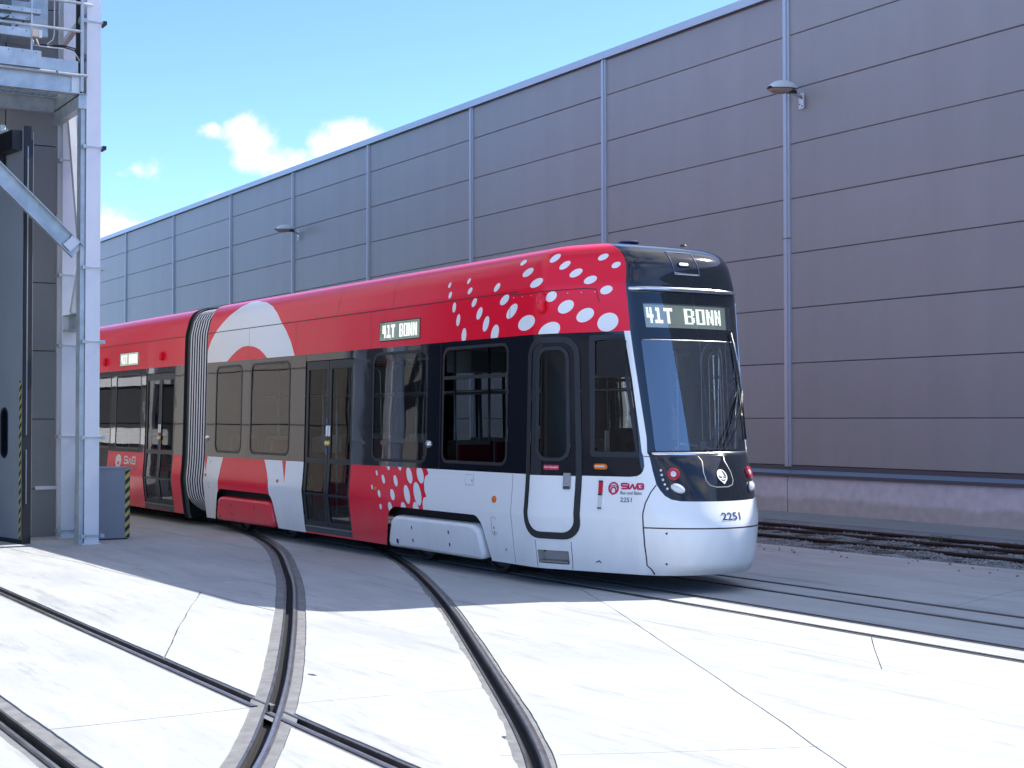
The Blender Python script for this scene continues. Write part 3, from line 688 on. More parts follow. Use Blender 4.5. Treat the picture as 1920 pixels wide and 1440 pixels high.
# duct and brackets behind the rail
MB().box((-21.9,4.7,7.1),(-21.3,5.2,7.75)).build('ventilation_duct',['galv'],tw)
for z0 in (6.5,7.05): MB().bar((-20.7,5.55,z0+.25),(-21.5,5.45,z0),.07,.07).build('knee_brace',['galv'],tw)
MB().tube([(-20.7,5.14,7.6),(-20.7,5.14,7.0),(-20.7,5.12,6.92),(-20.68,5.03,6.84),(-20.66,4.92,6.81),(-20.64,4.85,6.80),(-20.6,4.83,6.86)],.009,n=8).build('pale_conduit',['conduit'],tw,True)
jb=MB().box((-20.53,4.79,6.88),(-20.45,4.87,6.98)); jb.build('junction_box',['cream'],tw)
MB().box((-20.49,4.875,6.87),(-20.45,4.92,6.97)).build('junction_box_cover',['lampw'],tw)
for k in range(3): MB().tube([(-20.5,4.85,6.86),(-20.55,4.90,6.80-.01*k),(-20.6,5.05,6.82-.015*k),(-20.62,5.25,6.84-.02*k),(-20.62,5.40,6.82-.03*k),(-20.62,5.47,6.72-.03*k)],.010,n=8).build('cable',['cable' if k<2 else 'conduit'],tw,True)
MB().box((-22.0,5.45,6.0),(-20.6,5.56,6.19)).build('corner_gusset',['galv'],tw)
MB().box((-20.84,5.47,6.19),(-20.83,5.56,9.0)).build('dark_liner',['cable'],tw)
# storey above, mostly out of view
MB().box((-22.2,1.5,8.4),(-20.6,5.5,8.5)).build('upper_platform',['galv'],tw)

# dark hall across the yard behind the camera (seen only as a reflection in the tram)
oh=empty('opposite_hall',(-10,-28,0),'dark hall across the yard, seen only as a reflection in the tram','building')
MB().box((-30,-38,0),(-1,-28,7.0)).build('wall',['hallb'],oh)
MB().box((-30.3,-38.3,7.0),(-.7,-27.7,7.3)).build('roof',['flashd'],oh)
for i in range(4): MB().box((-28+i*7,-27.99,0),(-24+i*7,-27.9,5)).build('gate',['cable'],oh)
# ---- tram body surface
# tram body surface: u = metres along side then round the nose, z = height
UC=2.85          # nose centre
WC=1.185         # half width
def _ip(t,z):
    if z<=t[0][0]: return t[0][1]
    for (a,b),(c,d) in zip(t,t[1:]):
        if z<=c:
            k=(z-a)/(c-a); return b+(d-b)*k
    return t[-1][1]
def _sm(t,z):
    # smooth (catmull) interpolation
    n=len(t)
    if z<=t[0][0]: return t[0][1]
    if z>=t[-1][0]: return t[-1][1]
    for i in range(n-1):
        if z<=t[i+1][0]:
            x0,y0=t[i];x1,y1=t[i+1];h=x1-x0;k=(z-x0)/h
            m0=(y1-t[i-1][1])/(x1-t[i-1][0]) if i>0 else (y1-y0)/h
            m1=(t[i+2][1]-y0)/(t[i+2][0]-x0) if i<n-2 else (y1-y0)/h
            s=(y1-y0)/h
            if s==0: m0=m1=0
            else:
                m0=max(-3*abs(s),min(3*abs(s),m0)) if m0*s>0 else 0
                m1=max(-3*abs(s),min(3*abs(s),m1)) if m1*s>0 else 0
            return y0*(2*k**3-3*k*k+1)+m0*h*(k**3-2*k*k+k)+y1*(3*k*k-2*k**3)+m1*h*(k**3-k*k)
D=[(.10,.07),(.186,.035),(.70,-.028),(.757,-.032),(.82,-.025),(1.137,0),(2.6,.035),(3.07,.05),(3.2,.08),(3.3,.105),(3.4,.15),(3.46,.20),(3.5,.28),(3.53,.39),(3.55,.55),(3.56,.8)]
S1=[(.10,1.88),(.186,2.0),(.30,2.04),(.64,2.05),(1.14,2.03),(1.383,2.002),(2.6,1.87),(3.08,1.835),(3.15,1.825),(3.3,1.79),(3.4,1.71),(3.46,1.61),(3.5,1.49),(3.53,1.33),(3.55,1.12),(3.56,.9)]
S3=[(.10,2.25),(.186,2.42),(.30,2.55),(.64,2.60),(.9,2.52),(1.14,2.42),(1.355,2.29),(1.383,2.226),(2.6,2.02),(3.0,1.95),(3.03,1.99),(3.06,1.95),(3.15,1.93),(3.3,1.89),(3.4,1.82),(3.46,1.73),(3.5,1.62),(3.53,1.46),(3.55,1.25),(3.56,1.0)]
SL=[(.1,.40),(.9,.40),(1.4,.43),(2.6,.46),(3.0,.47)]
def plan(u,z):
    """near half: returns (s,w) for u<=UC"""
    lin=1.34<z<3.08; s1=_ip(S1,z) if lin else _sm(S1,z); s3=_ip(S3,z) if lin else _sm(S3,z); d=_sm(D,z)
    k0=(.9,0.0); sl=_ip(SL,z)
    w1=sl*(s1-.9); g=max(s3-s1,.02)
    r=.16
    if u<.9-r: s,w=u,0.0; 
    elif u<2.0:
        s1n=.9+(u-.9)*(s1-.9)/1.1
        if u<.9+r:
            # bezier rounding
            e=.9+r*(s1-.9)/1.1
            t=(u-(.9-r))/(2*r)
            P0=(.9-r,0.);P1=k0;P2=(e,sl*(e-.9))
            s=(1-t)**2*P0[0]+2*t*(1-t)*P1[0]+t*t*P2[0]; w=(1-t)**2*P0[1]+2*t*(1-t)*P1[1]+t*t*P2[1]
        else: s,w=s1n,sl*(s1n-.9)
    else:
        t=(u-2.0)/(UC-2.0)
        P0=(s1,w1);P1=(s1+g,w1+sl*g+.02);P2=(s3,WC-d)
        s=(1-t)**2*P0[0]+2*t*(1-t)*P1[0]+t*t*P2[0]; w=(1-t)**2*P0[1]+2*t*(1-t)*P1[1]+t*t*P2[1]
    # inset d along w only, faded to centre
    return s,w+d
def S(u,z):
    if u<=UC: return plan(u,z)
    s,w=plan(2*UC-u,z); return s,2*WC-w
AX=math.radians(-1.29)
def P3(u,z,off=0.0):
    s,w=S(u,z)
    if off:
        e=.004
        a=S(u-e,z);b=S(u+e,z); tx,ty=b[0]-a[0],b[1]-a[1]; c=S(u,z-e);d=S(u,z+e); vx,vy=d[0]-c[0],d[1]-c[1]; vz=2*e
        nx,ny,nz=ty*vz-0*vy, 0*vx-tx*vz, tx*vy-ty*vx
        l=math.sqrt(nx*nx+ny*ny+nz*nz) or 1
        s+=nx/l*off; w+=ny/l*off; z+=nz/l*off
    return (s,w,z)
def world(p):
    s,w,z=p
    return (-14+s*math.cos(AX)+w*math.sin(AX), 8.15-s*math.sin(AX)+w*math.cos(AX), z)
FE={"dots":[[[0.505,3.407],[0.491,3.411],[0.475,3.412],[0.459,3.411],[0.443,3.406],[0.43,3.4],[0.42,3.391],[0.414,3.382],[0.413,3.372],[0.416,3.364],[0.425,3.357],[0.437,3.353],[0.453,3.352],[0.47,3.353],[0.486,3.358],[0.501,3.365],[0.513,3.373],[0.519,3.382],[0.52,3.392],[0.515,3.4]],[[0.71,3.297],[0.69,3.305],[0.665,3.308],[0.636,3.306],[0.606,3.3],[0.578,3.29],[0.555,3.278],[0.538,3.264],[0.528,3.249],[0.528,3.236],[0.538,3.226],[0.556,3.218],[0.581,3.216],[0.611,3.217],[0.642,3.223],[0.671,3.233],[0.696,3.245],[0.714,3.259],[0.722,3.273],[0.721,3.287]],[[0.916,3.171],[0.9,3.179],[0.877,3.183],[0.848,3.183],[0.816,3.178],[0.784,3.168],[0.756,3.156],[0.735,3.141],[0.723,3.126],[0.721,3.111],[0.73,3.099],[0.75,3.09],[0.777,3.085],[0.808,3.086],[0.841,3.091],[0.872,3.1],[0.897,3.113],[0.915,3.129],[0.924,3.144],[0.925,3.159]],[[1.094,3.421],[1.079,3.427],[1.06,3.429],[1.037,3.427],[1.014,3.42],[0.993,3.41],[0.976,3.397],[0.965,3.383],[0.959,3.369],[0.96,3.357],[0.968,3.347],[0.982,3.34],[1.001,3.338],[1.022,3.341],[1.044,3.347],[1.065,3.357],[1.083,3.37],[1.096,3.384],[1.102,3.398],[1.102,3.411]],[[1.257,3.336],[1.245,3.342],[1.228,3.344],[1.207,3.342],[1.185,3.336],[1.164,3.326],[1.145,3.313],[1.132,3.299],[1.124,3.285],[1.122,3.273],[1.127,3.263],[1.138,3.257],[1.155,3.255],[1.175,3.257],[1.196,3.263],[1.218,3.273],[1.237,3.286],[1.251,3.3],[1.26,3.313],[1.262,3.326]],[[1.428,3.242],[1.417,3.25],[1.399,3.255],[1.376,3.255],[1.351,3.251],[1.325,3.243],[1.302,3.231],[1.284,3.218],[1.272,3.204],[1.269,3.191],[1.274,3.179],[1.285,3.17],[1.303,3.166],[1.326,3.166],[1.35,3.17],[1.375,3.178],[1.397,3.189],[1.414,3.203],[1.426,3.217],[1.431,3.23]],[[1.623,3.153],[1.612,3.162],[1.595,3.169],[1.573,3.172],[1.549,3.17],[1.524,3.165],[1.501,3.156],[1.482,3.144],[1.47,3.131],[1.465,3.118],[1.468,3.106],[1.478,3.096],[1.495,3.09],[1.516,3.087],[1.541,3.088],[1.566,3.094],[1.589,3.103],[1.608,3.114],[1.62,3.127],[1.625,3.14]],[[1.787,3.383],[1.782,3.39],[1.77,3.395],[1.75,3.396],[1.727,3.394],[1.701,3.388],[1.676,3.38],[1.655,3.37],[1.64,3.359],[1.632,3.348],[1.632,3.338],[1.639,3.331],[1.652,3.326],[1.671,3.325],[1.692,3.328],[1.715,3.333],[1.737,3.341],[1.758,3.351],[1.774,3.362],[1.784,3.373]],[[1.916,3.286],[1.91,3.294],[1.899,3.298],[1.883,3.3],[1.865,3.299],[1.846,3.295],[1.829,3.288],[1.814,3.279],[1.804,3.269],[1.8,3.259],[1.801,3.249],[1.808,3.242],[1.819,3.237],[1.835,3.236],[1.852,3.237],[1.87,3.241],[1.887,3.248],[1.901,3.257],[1.911,3.267],[1.916,3.277]],[[1.822,3.036],[1.814,3.047],[1.799,3.055],[1.779,3.06],[1.756,3.06],[1.732,3.056],[1.71,3.048],[1.691,3.037],[1.678,3.024],[1.672,3.011],[1.673,2.998],[1.682,2.986],[1.697,2.978],[1.717,2.974],[1.74,2.974],[1.764,2.978],[1.786,2.986],[1.804,2.997],[1.817,3.01],[1.823,3.023]],[[1.122,3.017],[1.107,3.027],[1.088,3.032],[1.067,3.031],[1.045,3.025],[1.024,3.015],[1.007,3.001],[0.995,2.985],[0.989,2.968],[0.991,2.952],[1.001,2.938],[1.016,2.929],[1.035,2.924],[1.057,2.925],[1.079,2.931],[1.099,2.941],[1.116,2.955],[1.127,2.971],[1.132,2.988],[1.13,3.004]],[[1.342,2.912],[1.325,2.925],[1.301,2.933],[1.272,2.934],[1.24,2.928],[1.21,2.916],[1.183,2.899],[1.163,2.879],[1.151,2.858],[1.149,2.837],[1.157,2.819],[1.174,2.805],[1.198,2.798],[1.227,2.797],[1.258,2.803],[1.289,2.815],[1.315,2.832],[1.336,2.852],[1.347,2.873],[1.349,2.894]],[[1.588,2.817],[1.572,2.832],[1.547,2.841],[1.516,2.843],[1.482,2.838],[1.449,2.827],[1.419,2.81],[1.396,2.789],[1.382,2.767],[1.378,2.745],[1.384,2.725],[1.401,2.71],[1.426,2.701],[1.457,2.699],[1.491,2.704],[1.524,2.716],[1.554,2.733],[1.577,2.753],[1.591,2.775],[1.595,2.797]],[[1.873,2.742],[1.851,2.764],[1.821,2.779],[1.784,2.785],[1.744,2.782],[1.706,2.77],[1.673,2.75],[1.648,2.724],[1.634,2.695],[1.632,2.666],[1.643,2.638],[1.664,2.616],[1.695,2.602],[1.731,2.596],[1.771,2.599],[1.809,2.611],[1.842,2.631],[1.867,2.657],[1.881,2.686],[1.883,2.715]],[[0.815,2.78],[0.786,2.795],[0.745,2.803],[0.696,2.803],[0.645,2.796],[0.598,2.781],[0.559,2.761],[0.531,2.737],[0.519,2.711],[0.522,2.687],[0.541,2.667],[0.574,2.652],[0.617,2.644],[0.666,2.644],[0.717,2.652],[0.763,2.667],[0.799,2.687],[0.823,2.711],[0.834,2.736],[0.831,2.76]],[[1.166,2.688],[1.142,2.706],[1.109,2.716],[1.068,2.716],[1.025,2.707],[0.982,2.69],[0.942,2.666],[0.912,2.637],[0.894,2.607],[0.893,2.578],[0.907,2.553],[0.935,2.535],[0.973,2.525],[1.016,2.525],[1.059,2.534],[1.1,2.552],[1.135,2.576],[1.161,2.605],[1.175,2.635],[1.177,2.664]],[[0.479,2.937],[0.454,2.942],[0.424,2.939],[0.39,2.928],[0.356,2.912],[0.326,2.89],[0.302,2.866],[0.286,2.842],[0.281,2.82],[0.286,2.803],[0.302,2.791],[0.327,2.787],[0.358,2.79],[0.392,2.801],[0.426,2.818],[0.456,2.839],[0.48,2.863],[0.495,2.887],[0.5,2.908],[0.495,2.926]],[[0.309,3.045],[0.29,3.05],[0.264,3.05],[0.236,3.045],[0.208,3.034],[0.183,3.021],[0.162,3.004],[0.148,2.987],[0.143,2.971],[0.147,2.957],[0.16,2.947],[0.18,2.942],[0.205,2.942],[0.233,2.947],[0.262,2.958],[0.288,2.971],[0.308,2.988],[0.321,3.005],[0.326,3.021],[0.322,3.035]],[[0.086,3.189],[0.071,3.192],[0.054,3.19],[0.036,3.184],[0.02,3.173],[0.007,3.16],[-0.002,3.146],[-0.006,3.131],[-0.004,3.118],[0.002,3.107],[0.013,3.1],[0.028,3.098],[0.045,3.1],[0.064,3.106],[0.081,3.116],[0.095,3.129],[0.103,3.144],[0.107,3.158],[0.105,3.172],[0.098,3.182]],[[-0.576,3.296],[-0.586,3.297],[-0.597,3.296],[-0.607,3.291],[-0.617,3.284],[-0.625,3.275],[-0.63,3.266],[-0.632,3.256],[-0.631,3.248],[-0.627,3.241],[-0.62,3.236],[-0.61,3.235],[-0.599,3.237],[-0.588,3.241],[-0.577,3.248],[-0.568,3.256],[-0.563,3.266],[-0.561,3.276],[-0.562,3.284],[-0.568,3.291]],[[-0.5,3.186],[-0.513,3.188],[-0.527,3.186],[-0.541,3.181],[-0.554,3.173],[-0.563,3.162],[-0.569,3.151],[-0.571,3.139],[-0.568,3.129],[-0.562,3.12],[-0.551,3.115],[-0.539,3.113],[-0.525,3.114],[-0.51,3.119],[-0.498,3.127],[-0.488,3.138],[-0.482,3.149],[-0.48,3.161],[-0.483,3.172],[-0.49,3.18]],[[-0.365,3.057],[-0.38,3.059],[-0.396,3.055],[-0.413,3.047],[-0.428,3.035],[-0.441,3.021],[-0.45,3.005],[-0.454,2.99],[-0.452,2.977],[-0.446,2.967],[-0.435,2.962],[-0.42,2.961],[-0.404,2.964],[-0.387,2.973],[-0.371,2.984],[-0.358,2.999],[-0.35,3.014],[-0.346,3.029],[-0.347,3.042],[-0.354,3.052]],[[-0.24,2.948],[-0.258,2.948],[-0.277,2.942],[-0.297,2.93],[-0.315,2.913],[-0.33,2.893],[-0.34,2.872],[-0.344,2.851],[-0.342,2.834],[-0.334,2.822],[-0.32,2.815],[-0.303,2.815],[-0.283,2.821],[-0.263,2.833],[-0.245,2.85],[-0.23,2.87],[-0.22,2.891],[-0.216,2.911],[-0.218,2.928],[-0.227,2.941]],[[-0.099,2.841],[-0.118,2.84],[-0.139,2.832],[-0.16,2.815],[-0.178,2.794],[-0.193,2.768],[-0.202,2.742],[-0.205,2.717],[-0.201,2.697],[-0.191,2.682],[-0.175,2.675],[-0.156,2.676],[-0.135,2.685],[-0.114,2.701],[-0.095,2.723],[-0.081,2.748],[-0.071,2.774],[-0.069,2.798],[-0.073,2.819],[-0.083,2.834]],[[0.087,2.738],[0.062,2.737],[0.036,2.727],[0.012,2.709],[-0.009,2.685],[-0.024,2.657],[-0.031,2.627],[-0.03,2.599],[-0.021,2.576],[-0.005,2.559],[0.016,2.551],[0.041,2.552],[0.067,2.562],[0.091,2.58],[0.112,2.604],[0.126,2.633],[0.133,2.662],[0.133,2.69],[0.124,2.713],[0.108,2.73]],[[-1.011,3.284],[-1.021,3.285],[-1.03,3.282],[-1.038,3.277],[-1.045,3.269],[-1.051,3.26],[-1.053,3.25],[-1.053,3.241],[-1.05,3.232],[-1.044,3.226],[-1.036,3.222],[-1.027,3.222],[-1.018,3.224],[-1.009,3.229],[-1.001,3.237],[-0.995,3.246],[-0.993,3.256],[-0.993,3.265],[-0.997,3.274],[-1.003,3.28]],[[-0.956,3.171],[-0.966,3.172],[-0.976,3.168],[-0.985,3.161],[-0.991,3.151],[-0.994,3.139],[-0.994,3.127],[-0.992,3.115],[-0.986,3.104],[-0.979,3.097],[-0.97,3.093],[-0.959,3.093],[-0.948,3.096],[-0.939,3.103],[-0.932,3.113],[-0.928,3.125],[-0.927,3.138],[-0.931,3.15],[-0.937,3.16],[-0.946,3.167]],[[-0.83,3.039],[-0.842,3.038],[-0.854,3.031],[-0.865,3.02],[-0.873,3.005],[-0.879,2.988],[-0.88,2.97],[-0.878,2.953],[-0.872,2.94],[-0.863,2.93],[-0.852,2.926],[-0.84,2.927],[-0.827,2.934],[-0.816,2.945],[-0.808,2.96],[-0.802,2.977],[-0.801,2.995],[-0.803,3.011],[-0.809,3.025],[-0.819,3.035]],[[-0.725,2.9],[-0.739,2.899],[-0.752,2.89],[-0.764,2.877],[-0.774,2.858],[-0.781,2.838],[-0.785,2.817],[-0.784,2.797],[-0.779,2.781],[-0.77,2.77],[-0.758,2.765],[-0.745,2.767],[-0.732,2.775],[-0.719,2.789],[-0.709,2.807],[-0.702,2.828],[-0.698,2.849],[-0.7,2.868],[-0.705,2.884],[-0.714,2.895]],[[-0.597,2.735],[-0.614,2.733],[-0.63,2.722],[-0.644,2.705],[-0.654,2.683],[-0.661,2.658],[-0.662,2.632],[-0.657,2.609],[-0.648,2.589],[-0.635,2.576],[-0.62,2.571],[-0.604,2.574],[-0.588,2.584],[-0.574,2.601],[-0.564,2.623],[-0.558,2.648],[-0.557,2.674],[-0.561,2.698],[-0.57,2.717],[-0.582,2.73]]],"dots2":[[[-2.675,1.085],[-2.683,1.081],[-2.687,1.073],[-2.687,1.063],[-2.682,1.05],[-2.674,1.038],[-2.663,1.028],[-2.652,1.022],[-2.642,1.021],[-2.634,1.024],[-2.63,1.032],[-2.631,1.043],[-2.636,1.055],[-2.644,1.067],[-2.654,1.077],[-2.665,1.083]],[[-2.773,0.907],[-2.78,0.904],[-2.783,0.896],[-2.782,0.886],[-2.777,0.874],[-2.768,0.862],[-2.758,0.853],[-2.747,0.847],[-2.738,0.846],[-2.731,0.849],[-2.728,0.857],[-2.729,0.867],[-2.735,0.879],[-2.743,0.891],[-2.753,0.9],[-2.764,0.906]],[[-2.503,1.038],[-2.514,1.032],[-2.52,1.019],[-2.518,1.0],[-2.509,0.978],[-2.494,0.958],[-2.476,0.941],[-2.457,0.93],[-2.441,0.928],[-2.43,0.933],[-2.425,0.947],[-2.427,0.965],[-2.436,0.987],[-2.451,1.007],[-2.468,1.024],[-2.486,1.035]],[[-2.188,1.041],[-2.203,1.034],[-2.21,1.018],[-2.208,0.995],[-2.198,0.969],[-2.18,0.943],[-2.158,0.923],[-2.134,0.91],[-2.114,0.907],[-2.099,0.914],[-2.092,0.931],[-2.095,0.954],[-2.105,0.98],[-2.123,1.005],[-2.145,1.025],[-2.167,1.038]],[[-2.388,1.201],[-2.401,1.195],[-2.408,1.182],[-2.409,1.164],[-2.403,1.144],[-2.391,1.124],[-2.374,1.108],[-2.357,1.098],[-2.34,1.096],[-2.327,1.101],[-2.32,1.114],[-2.32,1.132],[-2.326,1.152],[-2.338,1.172],[-2.354,1.188],[-2.371,1.198]],[[-2.108,1.234],[-2.122,1.227],[-2.13,1.211],[-2.129,1.188],[-2.121,1.162],[-2.106,1.136],[-2.087,1.115],[-2.066,1.102],[-2.048,1.099],[-2.034,1.106],[-2.028,1.122],[-2.028,1.145],[-2.037,1.171],[-2.051,1.196],[-2.07,1.217],[-2.09,1.23]],[[-1.86,1.141],[-1.882,1.131],[-1.895,1.108],[-1.894,1.076],[-1.881,1.039],[-1.857,1.003],[-1.826,0.975],[-1.794,0.957],[-1.765,0.953],[-1.743,0.963],[-1.733,0.986],[-1.735,1.018],[-1.748,1.054],[-1.771,1.09],[-1.8,1.119],[-1.831,1.137]],[[-1.597,1.166],[-1.624,1.155],[-1.639,1.131],[-1.641,1.096],[-1.629,1.056],[-1.603,1.018],[-1.569,0.988],[-1.532,0.969],[-1.499,0.965],[-1.474,0.976],[-1.46,1.001],[-1.461,1.035],[-1.474,1.074],[-1.498,1.112],[-1.529,1.143],[-1.564,1.162]],[[-2.577,0.849],[-2.587,0.844],[-2.592,0.833],[-2.591,0.817],[-2.582,0.8],[-2.568,0.783],[-2.553,0.77],[-2.537,0.761],[-2.523,0.759],[-2.512,0.764],[-2.508,0.775],[-2.51,0.791],[-2.519,0.808],[-2.532,0.825],[-2.547,0.838],[-2.563,0.847]],[[-2.239,0.871],[-2.256,0.864],[-2.264,0.847],[-2.263,0.824],[-2.252,0.798],[-2.231,0.773],[-2.21,0.753],[-2.188,0.74],[-2.166,0.738],[-2.148,0.745],[-2.137,0.762],[-2.138,0.785],[-2.151,0.811],[-2.169,0.836],[-2.192,0.856],[-2.217,0.869]],[[-1.898,0.934],[-1.919,0.922],[-1.928,0.895],[-1.922,0.858],[-1.904,0.815],[-1.872,0.773],[-1.843,0.739],[-1.815,0.718],[-1.787,0.713],[-1.762,0.725],[-1.747,0.752],[-1.751,0.789],[-1.771,0.832],[-1.799,0.873],[-1.834,0.907],[-1.868,0.928]],[[-1.656,0.977],[-1.682,0.962],[-1.694,0.929],[-1.688,0.883],[-1.666,0.83],[-1.629,0.78],[-1.591,0.738],[-1.556,0.712],[-1.521,0.706],[-1.49,0.721],[-1.47,0.754],[-1.477,0.8],[-1.499,0.852],[-1.533,0.902],[-1.575,0.944],[-1.618,0.97]],[[-2.525,0.68],[-2.537,0.676],[-2.546,0.668],[-2.551,0.656],[-2.551,0.642],[-2.546,0.63],[-2.538,0.619],[-2.526,0.613],[-2.514,0.612],[-2.502,0.616],[-2.494,0.625],[-2.489,0.637],[-2.489,0.65],[-2.493,0.663],[-2.502,0.673],[-2.513,0.679]],[[-2.28,0.714],[-2.299,0.708],[-2.313,0.693],[-2.321,0.673],[-2.322,0.65],[-2.314,0.628],[-2.3,0.611],[-2.281,0.6],[-2.26,0.599],[-2.241,0.606],[-2.227,0.62],[-2.219,0.641],[-2.219,0.663],[-2.226,0.685],[-2.24,0.702],[-2.259,0.713]],[[-1.939,0.73],[-1.962,0.721],[-1.98,0.701],[-1.989,0.674],[-1.989,0.644],[-1.98,0.615],[-1.961,0.591],[-1.938,0.577],[-1.913,0.575],[-1.89,0.584],[-1.872,0.603],[-1.863,0.63],[-1.863,0.661],[-1.872,0.69],[-1.89,0.713],[-1.914,0.727]],[[-1.633,0.744],[-1.659,0.734],[-1.678,0.712],[-1.689,0.682],[-1.689,0.648],[-1.678,0.615],[-1.658,0.589],[-1.631,0.574],[-1.602,0.571],[-1.576,0.581],[-1.555,0.603],[-1.544,0.633],[-1.544,0.667],[-1.555,0.699],[-1.576,0.725],[-1.604,0.741]]]}
# ------------------------------------------------------------ tram
tram=empty('tram',world((-6,WC,0)),'long red, white and black low-floor tram with white dots and arch livery showing 41T BONN','tram')
ZG=[.12,.186,.24,.3,.37,.45,.55,.64,.70,.757,.82,.9,1.0,1.137,1.25,1.32,1.345,1.355,1.383,1.39,1.42,1.6,1.8,2.2,2.6,2.85,3.0,3.07,3.13,3.2,3.25,3.3,3.35,3.4,3.43,3.46,3.48,3.5,3.515,3.53,3.54,3.55,3.56]
def nrm(u,z):
    e=.004; a=P3(u,z); b=P3(u,z,1.0); v=Vector(world(b))-Vector(world(a)); return v.normalized()
def W3(u,z,off=0.): return Vector(world(P3(u,z,off)))
def mirr(P): return [(2*UC-u,z) for u,z in P]
def rrect(u0,z0,u1,z1,r,n=6,sk=0.):
    """rounded rectangle in (u,z); sk = shear"""
    out=[]
    for cx,cz,a0 in ((u1-r,z1-r,0),(u0+r,z1-r,90),(u0+r,z0+r,180),(u1-r,z0+r,270)):
        for k in range(n+1):
            a=radians(a0+90*k/n); out.append((cx+r*cos(a),cz+r*sin(a)))
    return out
def rpoly(P,r,n=5):
    """round corners of polygon"""
    out=[];N_=len(P)
    for i in range(N_):
        a=Vector(P[i-1]);b=Vector(P[i]);c=Vector(P[(i+1)%N_])
        d1=(a-b);d2=(c-b);q=min(r,d1.length*.45,d2.length*.45); p=b+d1.normalized()*q; s=b+d2.normalized()*q
        for k in range(n+1):
            t=k/n; out.append(tuple(p*(1-t)**2+b*2*t*(1-t)+s*t*t))
    return out
def surf_obj(name,mats,tris,parent,offs_=0.,mi=None,offf=None):
    """tris: list of 3 (u,z) ; builds smooth mesh on body surface"""
    idx={};v=[];nn=[];f=[]
    for t in tris:
        q=[]
        for p in t:
            k=(round(p[0],5),round(p[1],5))
            if k not in idx:
                idx[k]=len(v); o=offf(*p) if offf else offs_
                v.append(W3(p[0],p[1],o)); nn.append(nrm(*p))
            q.append(idx[k])
        f.append(tuple(q))
    # orient outward
    ff=[];mm=[]
    for i,q in enumerate(f):
        if len(set(q))<3: continue
        n=(v[q[1]]-v[q[0]]).cross(v[q[2]]-v[q[0]])
        ff.append(q if n.dot(nn[q[0]])>0 else (q[0],q[2],q[1])); mm.append(mi[i] if mi else 0)
    return mesh(name,v,ff,mats,parent,mm,True,nn)
def dens(P,step=.12,closed=True):
    out=[];n=len(P)
    for i in range(n if closed else n-1):
        a=P[i];b=P[(i+1)%n];L=math.hypot(b[0]-a[0],b[1]-a[1]);k=max(1,int(L/step))
        for j in range(k): out.append((a[0]+(b[0]-a[0])*j/k,a[1]+(b[1]-a[1])*j/k))
    if not closed: out.append(P[-1])
    return out
def partition(u0,u1,z0,z1,regs,gu,gz=ZG):
    """regs: list of (key, polygon) later wins. returns dict key-> tris"""
    dom=[(u0,z0),(u1,z0),(u1,z1),(u0,z1)]
    loops=[dom]+[dens(P) if len(P)<12 else P for k,P in regs]
    lines=[[(u,z0),(u,z1)] for u in gu if u0<u<u1]+[[(u0,z),(u1,z)] for z in gz if z0<z<z1]
    V,T=cdt_regions(loops,lines)
    bb=[(min(p[0] for p in P),max(p[0] for p in P),min(p[1] for p in P),max(p[1] for p in P)) for k,P in regs]
    out={}
    for t in T:
        a,b,c=V[t[0]],V[t[1]],V[t[2]]; cx=(a.x+b.x+c.x)/3; cy=(a.y+b.y+c.y)/3
        if not(u0<cx<u1 and z0<cy<z1): continue
        if abs((b-a).cross(c-a))<1e-9: continue
        key='base'
        for (k,P),q in zip(regs,bb):
            if q[0]<=cx<=q[1] and q[2]<=cy<=q[3] and inpoly(cx,cy,P): key=k
        out.setdefault(key,[]).append(((a.x,a.y),(b.x,b.y),(c.x,c.y)))
    return out
ZB,ZR=1.137,2.595
# ---- front section regions (near side), u from -8.53
A0=-8.53
near=[]
R=near.append
def rect(a,b,c,d): return [(a,b),(c,b),(c,d),(a,d)]
WHITE_LOW=[(-1.40,ZB),(-1.35,1.08),(-1.425,1.05),(-1.447,.98),(-1.42,.884),(-1.362,.814),(-1.427,.80),(-1.441,.75),(-1.443,.65),(-1.44,.1),(2.9,.1),(2.9,ZB+.3),(2.5,ZB+.3)]
# base = red roof ; lower whites
swo=[(-8.54,2.60),(-8.52,2.798),(-8.38,2.946),(-8.178,3.089),(-7.993,3.204),(-7.739,3.313),(-7.441,3.419),(-7.206,3.466),(-7.03,3.472),(-6.853,3.462),(-6.499,3.424),(-6.169,3.342),(-5.93,3.23),(-5.69,3.076),(-5.519,2.955),(-5.356,2.798),(-5.212,ZR),
     (-6.171,ZR),(-6.288,2.659),(-6.455,2.73),(-6.656,2.777),(-6.893,2.8),(-7.099,2.795),(-7.306,2.751),(-7.514,2.678),(-7.706,ZR)]
R(('white',swo))
dots=[e for e in FE['dots']]+[e for e in FE['dots2']]
for e in dots: R(('white',[tuple(p) for p in e]))
# lower whites at the rear and front
R(('white',[(A0-.1,ZB),(-7.768,ZB),(-7.849,.978),(-7.9,.814),(-7.937,.609),(-7.95,.1),(A0-.1,.1)]))
R(('red',[(-8.546,ZB),(-8.42,ZB),(-8.467,.858)]))
R(('white',[(-6.175,ZB),(-6.047,.951),(-5.981,.802),(-5.959,.651),(-5.9,.1),(-4.82,.1),(-4.82,ZB)]))
R(('red',[(-5.552,ZB),(-5.415,ZB),(-5.425,.832)]))
R(('white',[(-1.40,ZB),(-1.35,1.08),(-1.425,1.05),(-1.447,.98),(-1.42,.884),(-1.362,.814),(-1.427,.80),(-1.441,.75),(-1.443,.65),(-1.44,.1),(UC+.01,.1),(UC+.01,ZB),(2.3,ZB),(2.3,ZR),(1.93,ZR),(1.90,1.16),(-1.39,1.16)]))
